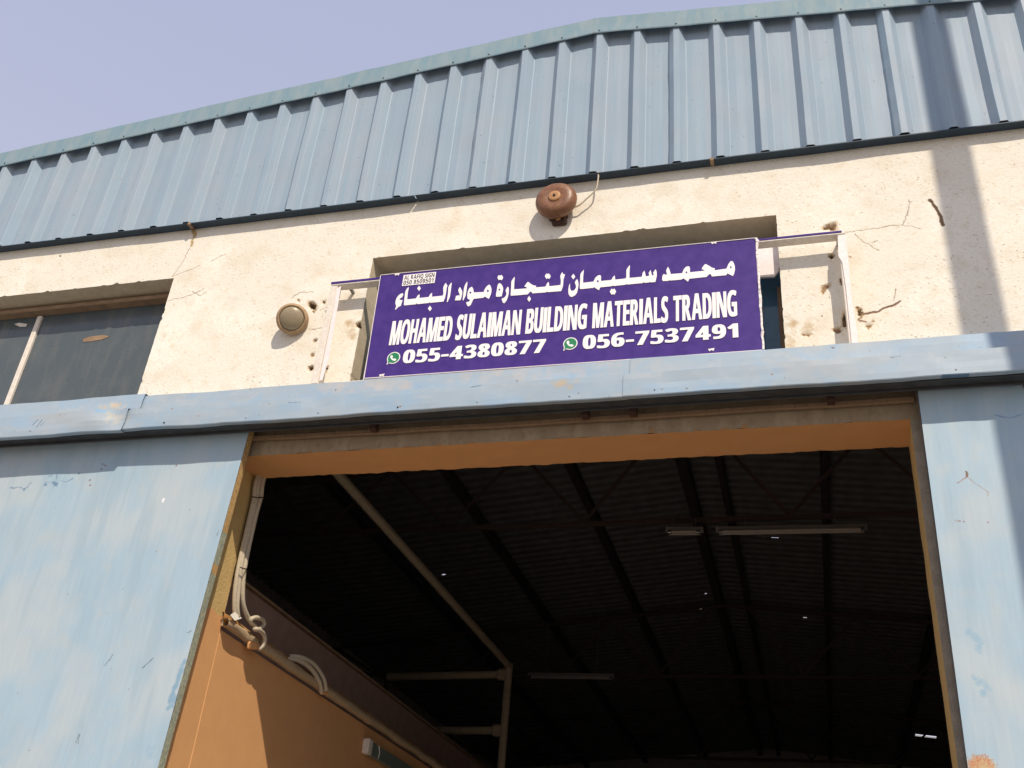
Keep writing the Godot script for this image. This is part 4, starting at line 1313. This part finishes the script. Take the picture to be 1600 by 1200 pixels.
# ------------------------------------------------------------------ inside
func build_interior():
	# orange partition that goes on from the doorway's left side, with a ragged timber ledge on it
	var pw = thing("partition_wall", "orange painted partition wall just inside the doorway", "wall", Vector3(-3.45, 0, -3.0))
	obj("panel", bbox(Vector3(-3.50, 0.031, -7.2), Vector3(-3.358, 3.375, -0.303), 0.002), M.orange, pw)
	var lg = thing("timber_ledge", "rough timber ledge smeared with filler on top of the orange partition", "ledge", Vector3(-3.34, 3.38, -3.0))
	var n := fnoise(601, 2.2, 4)
	obj("front_batten", sweep_ledge(n, -3.325, 3.412, 0.052, 0.052, 0.0), M.caulk, lg)
	obj("back_batten", sweep_ledge(n, -3.368, 3.452, 0.05, 0.046, 30.0), M.wood, lg)
	# filler lumps
	for q in [[397, 1009, 0.022, 0.06], [508, 1081, 0.02, 0.05]]:
		var p := px(q[0], q[1], -3.30)
		var lump := tool()
		bevel(lump, p - Vector3(0.02, q[2], q[3]), p + Vector3(0.008, q[2], q[3]), 0.018, Basis(Vector3(1, 0, 0), 0.25), p)
		obj("filler_lump", done(lump), M.orange, lg)
	var pp = thing("paper_scrap", "white scrap of paper lying on the end of the timber ledge", "paper", px(366, 963, -3.31))
	var corners := []
	for q in [[355, 961], [367, 956], [378, 966], [361, 970]]: corners.append(px(q[0], q[1], -3.308))
	var ps := tool()
	quad(ps, corners[0] + Vector3(0.02, 0, 0), corners[3] + Vector3(0.025, 0, 0), corners[2], corners[1])
	quad(ps, corners[0] + Vector3(0.019, 0.001, -0.002), corners[1] + Vector3(-0.001, 0.001, -0.002), corners[2] + Vector3(-0.001, 0.001, -0.002), corners[3] + Vector3(0.024, 0.001, -0.002))
	obj("sheet", done(ps), M.paper, pp)
	# steel beam behind the ledge
	var bm = thing("steel_beam", "brown painted steel beam running back above the orange partition", "beam", Vector3(-3.6, 3.7, -4.0))
	obj("web", bbox(Vector3(-3.625, 3.50, -11.0), Vector3(-3.605, 3.855, -0.302), 0.002), M.beam, bm)
	obj("flange", bbox(Vector3(-3.70, 3.857, -11.0), Vector3(-3.575, 3.875, -0.302), 0.003), M.tan, bm)
	obj("flange", bbox(Vector3(-3.70, 3.482, -11.0), Vector3(-3.575, 3.498, -0.302), 0.003), M.beam, bm)
	# pale pipe frame
	var pf = thing("pipe_frame", "pale painted pipe frame with a long top rail and crossbars", "pipe frame", Vector3(-3.42, 0, -6.6))
	var s1 := tool()
	tube(s1, [Vector3(-3.43, 5.02, -0.31), Vector3(-3.415, 5.02, -6.62)], 0.04, 14)
	obj("top_rail", done(s1), M.pipe, pf)
	var s2 := tool()
	tube(s2, [Vector3(-3.415, 5.05, -6.6), Vector3(-3.405, 0.03, -6.6)], 0.045, 14)
	obj("post", done(s2), M.pipe, pf)
	for y in [[4.92, 4.885], [4.28, 4.25]]:
		var s3 := tool()
		tube(s3, [Vector3(-3.44, y[0], -6.6), Vector3(-3.62, y[0] - 0.002, -6.6), Vector3(-4.93, y[1], -6.6)], 0.045, 12)
		obj("crossbar", done(s3), M.pipe, pf)
		obj("clamp", bbox(Vector3(-3.56, y[0] - 0.065, -6.66), Vector3(-3.44, y[0] + 0.065, -6.54), 0.03), M.pipe, pf)
	# far end of the frame, so that it stands on something
	var s4 := tool()
	tube(s4, [Vector3(-4.93, 4.93, -6.6), Vector3(-4.93, 0.03, -6.6)], 0.03, 10)
	obj("rear_post", done(s4), M.steel, pf)
	# tube lights under the truss
	fixture(Vector3(-0.86, 6.06, -5.2), Vector3(0.652, 6.06, -5.25), "twin tube light fitting, unlit, the longer of two under the truss")
	fixture(Vector3(-1.385, 6.06, -5.165), Vector3(-0.99, 6.06, -5.19), "short tube light fitting, unlit, hung on a thin wire beside the long one")
	fixture(py(825, 1054, 6.1), py(960, 1056, 6.1), "dim tube light fitting deep in the hall near the pipe frame")
	# a fitting on the orange wall
	var wf = thing("wall_light", "tube light fitting with a white end cap on the orange partition", "light fitting", Vector3(-3.33, 3.24, -2.6))
	obj("end_cap", bbox(Vector3(-3.352, 3.165, -2.66), Vector3(-3.295, 3.275, -2.58), 0.006), M.white_metal, wf)
	obj("body", bbox(Vector3(-3.352, 3.17, -3.9), Vector3(-3.31, 3.27, -2.66), 0.006), M.smoke_plate, wf)
	var ws := tool()
	tube(ws, [Vector3(-3.305, 3.268, -2.80), Vector3(-3.303, 3.22, -2.83), Vector3(-3.306, 3.172, -2.82)], 0.004, 6)
	obj("wire", done(ws), M.white_metal, wf)

func sweep_ledge(n, x, y, w, h, ph) -> ArrayMesh:
	var pts := []
	var sec := [[-1, -0.7], [-0.7, -1], [0.6, -1], [1, -0.6], [1, 0.5], [0.6, 1], [-0.7, 1], [-1, 0.7], [-1, -0.7]]
	for q in sec:
		var row := []
		for i in 140:
			var z := -0.275 - i * 0.05
			row.append(Vector3(x + q[0] * w / 2 + n.get_noise_2d(z * 2.0 + ph, q[0] * 2.0) * 0.012, y + q[1] * h / 2 + n.get_noise_2d(z * 1.5 + ph, q[1] * 3.0 + 9.0) * 0.012, z))
		pts.append(row)
	return grid(pts, func(p): return Vector2(p.z, p.y + p.x), true)

func fixture(a: Vector3, b: Vector3, label):
	var t = thing("tube_light", label, "light fitting", (a + b) / 2, "unlit tube lights under the roof")
	var st := tool()
	bar(st, a, b, 0.05, 0.055, 0.006)
	obj("body", done(st), M.fixture, t)
	var d := (b - a).normalized()
	for k in 2:
		var off := Vector3(0, -0.042, 0.05 - 0.06 * k)
		var s2 := tool()
		tube(s2, [a + d * 0.06 + off, b - d * 0.06 + off], 0.014, 10)
		obj("tube", done(s2), M.tube_glass, t)
		for e in [a + d * 0.05, b - d * 0.05]:
			var s3 := tool()
			bar(s3, e + off - d * 0.018, e + off + d * 0.018, 0.03, 0.032, 0.004)
			obj("lamp_holder", done(s3), M.chrome if k == 0 else M.fixture, t)
	for f in [0.2, 0.8]:
		var s4 := tool()
		var p := a.lerp(b, f)
		tube(s4, [p + Vector3(0, 0.02, 0), Vector3(p.x, 6.2 if p.z > -8 else 7.0, p.z - 0.02)], 0.003, 5)
		obj("hanger", done(s4), M.galv, t)

func build_cables():
	var x := -3.30
	var runs := [
		["grey conduit strapped to the left side of the doorway, nearest the opening", 0.015, 0.0, [[411, 752], [408, 775], [401, 800], [394, 830], [387, 862], [381, 895], [379, 925], [380, 945], [386, 962], [393, 973], [399, 979]]],
		["corrugated grey conduit in the middle of the strapped bundle", 0.014, 0.16, [[405, 752], [402, 775], [395, 802], [388, 832], [381, 862], [376, 890], [373, 920], [371, 945], [372, 962]]],
		["grey conduit strapped against the ochre door jamb", 0.014, 0.0, [[400, 752], [397, 776], [391, 803], [384, 833], [377, 865], [371, 895], [367, 925], [366, 950], [367, 964]]],
	]
	for r in runs:
		var pts := []
		for q in r[3]: pts.append(px(q[0], q[1], x - 0.012 * runs.find(r)))
		pts.push_front(pts[0] + Vector3(0, 0.25, -0.05))
		var t = thing("conduit", r[0], "conduit", pts[-1], "conduits strapped to the door jamb")
		var st := tool()
		tube(st, curve(pts, 0.008 if r[2] > 0 else 0.03), r[1], 10, r[2])
		obj("conduit_run", done(st), M.cable, t)
	for q in [[[394, 776], [410, 777]], [[375, 886], [386, 889]]]:
		var t = thing("cable_tie", "black cable tie round the conduits " + ("near the lintel" if q[0][0] > 390 else "above the corrugated end"), "cable tie", px(q[0][0], q[0][1], x))
		var st := tool()
		tube(st, [px(q[0][0], q[0][1], x + 0.006), px((q[0][0] + q[1][0]) / 2.0, (q[0][1] + q[1][1]) / 2.0 + 1, x + 0.024), px(q[1][0], q[1][1], x + 0.018)], 0.004, 6)
		obj("strap", done(st), M.tie, t)
	# a curl of conduit over the ledge
	var c = thing("conduit_curl", "curled end of grey conduit looped over the timber ledge", "conduit", px(400, 985, x))
	var cs := tool()
	var loop := []
	for q in [[399, 979, 0.0], [392, 972, 0.012], [393, 967, 0.022], [401, 965, 0.03], [411, 969, 0.03], [412, 977, 0.028], [404, 984, 0.034], [398, 983, 0.05], [404, 984, 0.06], [412, 991, 0.05], [414, 1000, 0.045], [410, 1010, 0.035], [404, 1014, 0.02]]: loop.append(px(q[0], q[1], x + q[2]))
	tube(cs, curve(loop, 0.01), 0.014, 10)
	obj("conduit_run", done(cs), M.cable, c)
	for k in 2:
		var e = thing("conduit_bend", ["outer of two grey conduits arching over the timber ledge", "inner of two grey conduits arching over the timber ledge"][k], "conduit", px(490, 1060, x), "conduits arching over the ledge")
		var es := tool()
		var pts := []
		for q in [[452, 1026, -0.06], [470, 1027, -0.01], [488, 1036, 0.012], [500, 1050, 0.02], [507, 1064, 0.02], [509, 1078, 0.01]]: pts.append(px(q[0] - k * 7, q[1] + k * 4, x + q[2] - 0.01 * k))
		tube(es, curve(pts, 0.02), 0.016, 10)
		obj("conduit_run", done(es), M.cable, e)

# a steel post beside the camera: its shadow falls across the wall
func build_pole():
	var foot := Vector3(1.02 + SUN_TO.x * 3.0, 0, 3.0)
	var t = thing("lamp_post", "tall tapered steel lamp post standing in front of the warehouse", "lamp post", foot)
	var st := tool()
	var pts := []
	var sides := 20
	for i in 13:
		var ring := []
		var y := 13.5 * i / 12.0
		var r := lerpf(0.13, 0.088, i / 12.0)
		for k in sides: ring.append(foot + Vector3(cos(TAU * k / sides) * r, y, -sin(TAU * k / sides) * r))
		ring.append(ring[0])
		pts.append(ring)
	obj("shaft", grid(pts, func(p): return Vector2(p.x, p.y)), M.galv, t)
	put("base_plate", bbox(Vector3(-0.25, 0, -0.25), Vector3(0.25, 0.03, 0.25), 0.005), M.galv, t, foot)
	var s2 := tool()
	tube(s2, curve([foot + Vector3(0, 13.4, 0), foot + Vector3(0.05, 13.8, 0.2), foot + Vector3(0.3, 14.0, 0.9)], 0.1), 0.04, 10)
	obj("arm", done(s2), M.galv, t)
	put("lantern", bbox(Vector3(-0.12, -0.06, -0.3), Vector3(0.12, 0.06, 0.3), 0.04), M.galv, t, foot + Vector3(0.4, 14.02, 1.15))
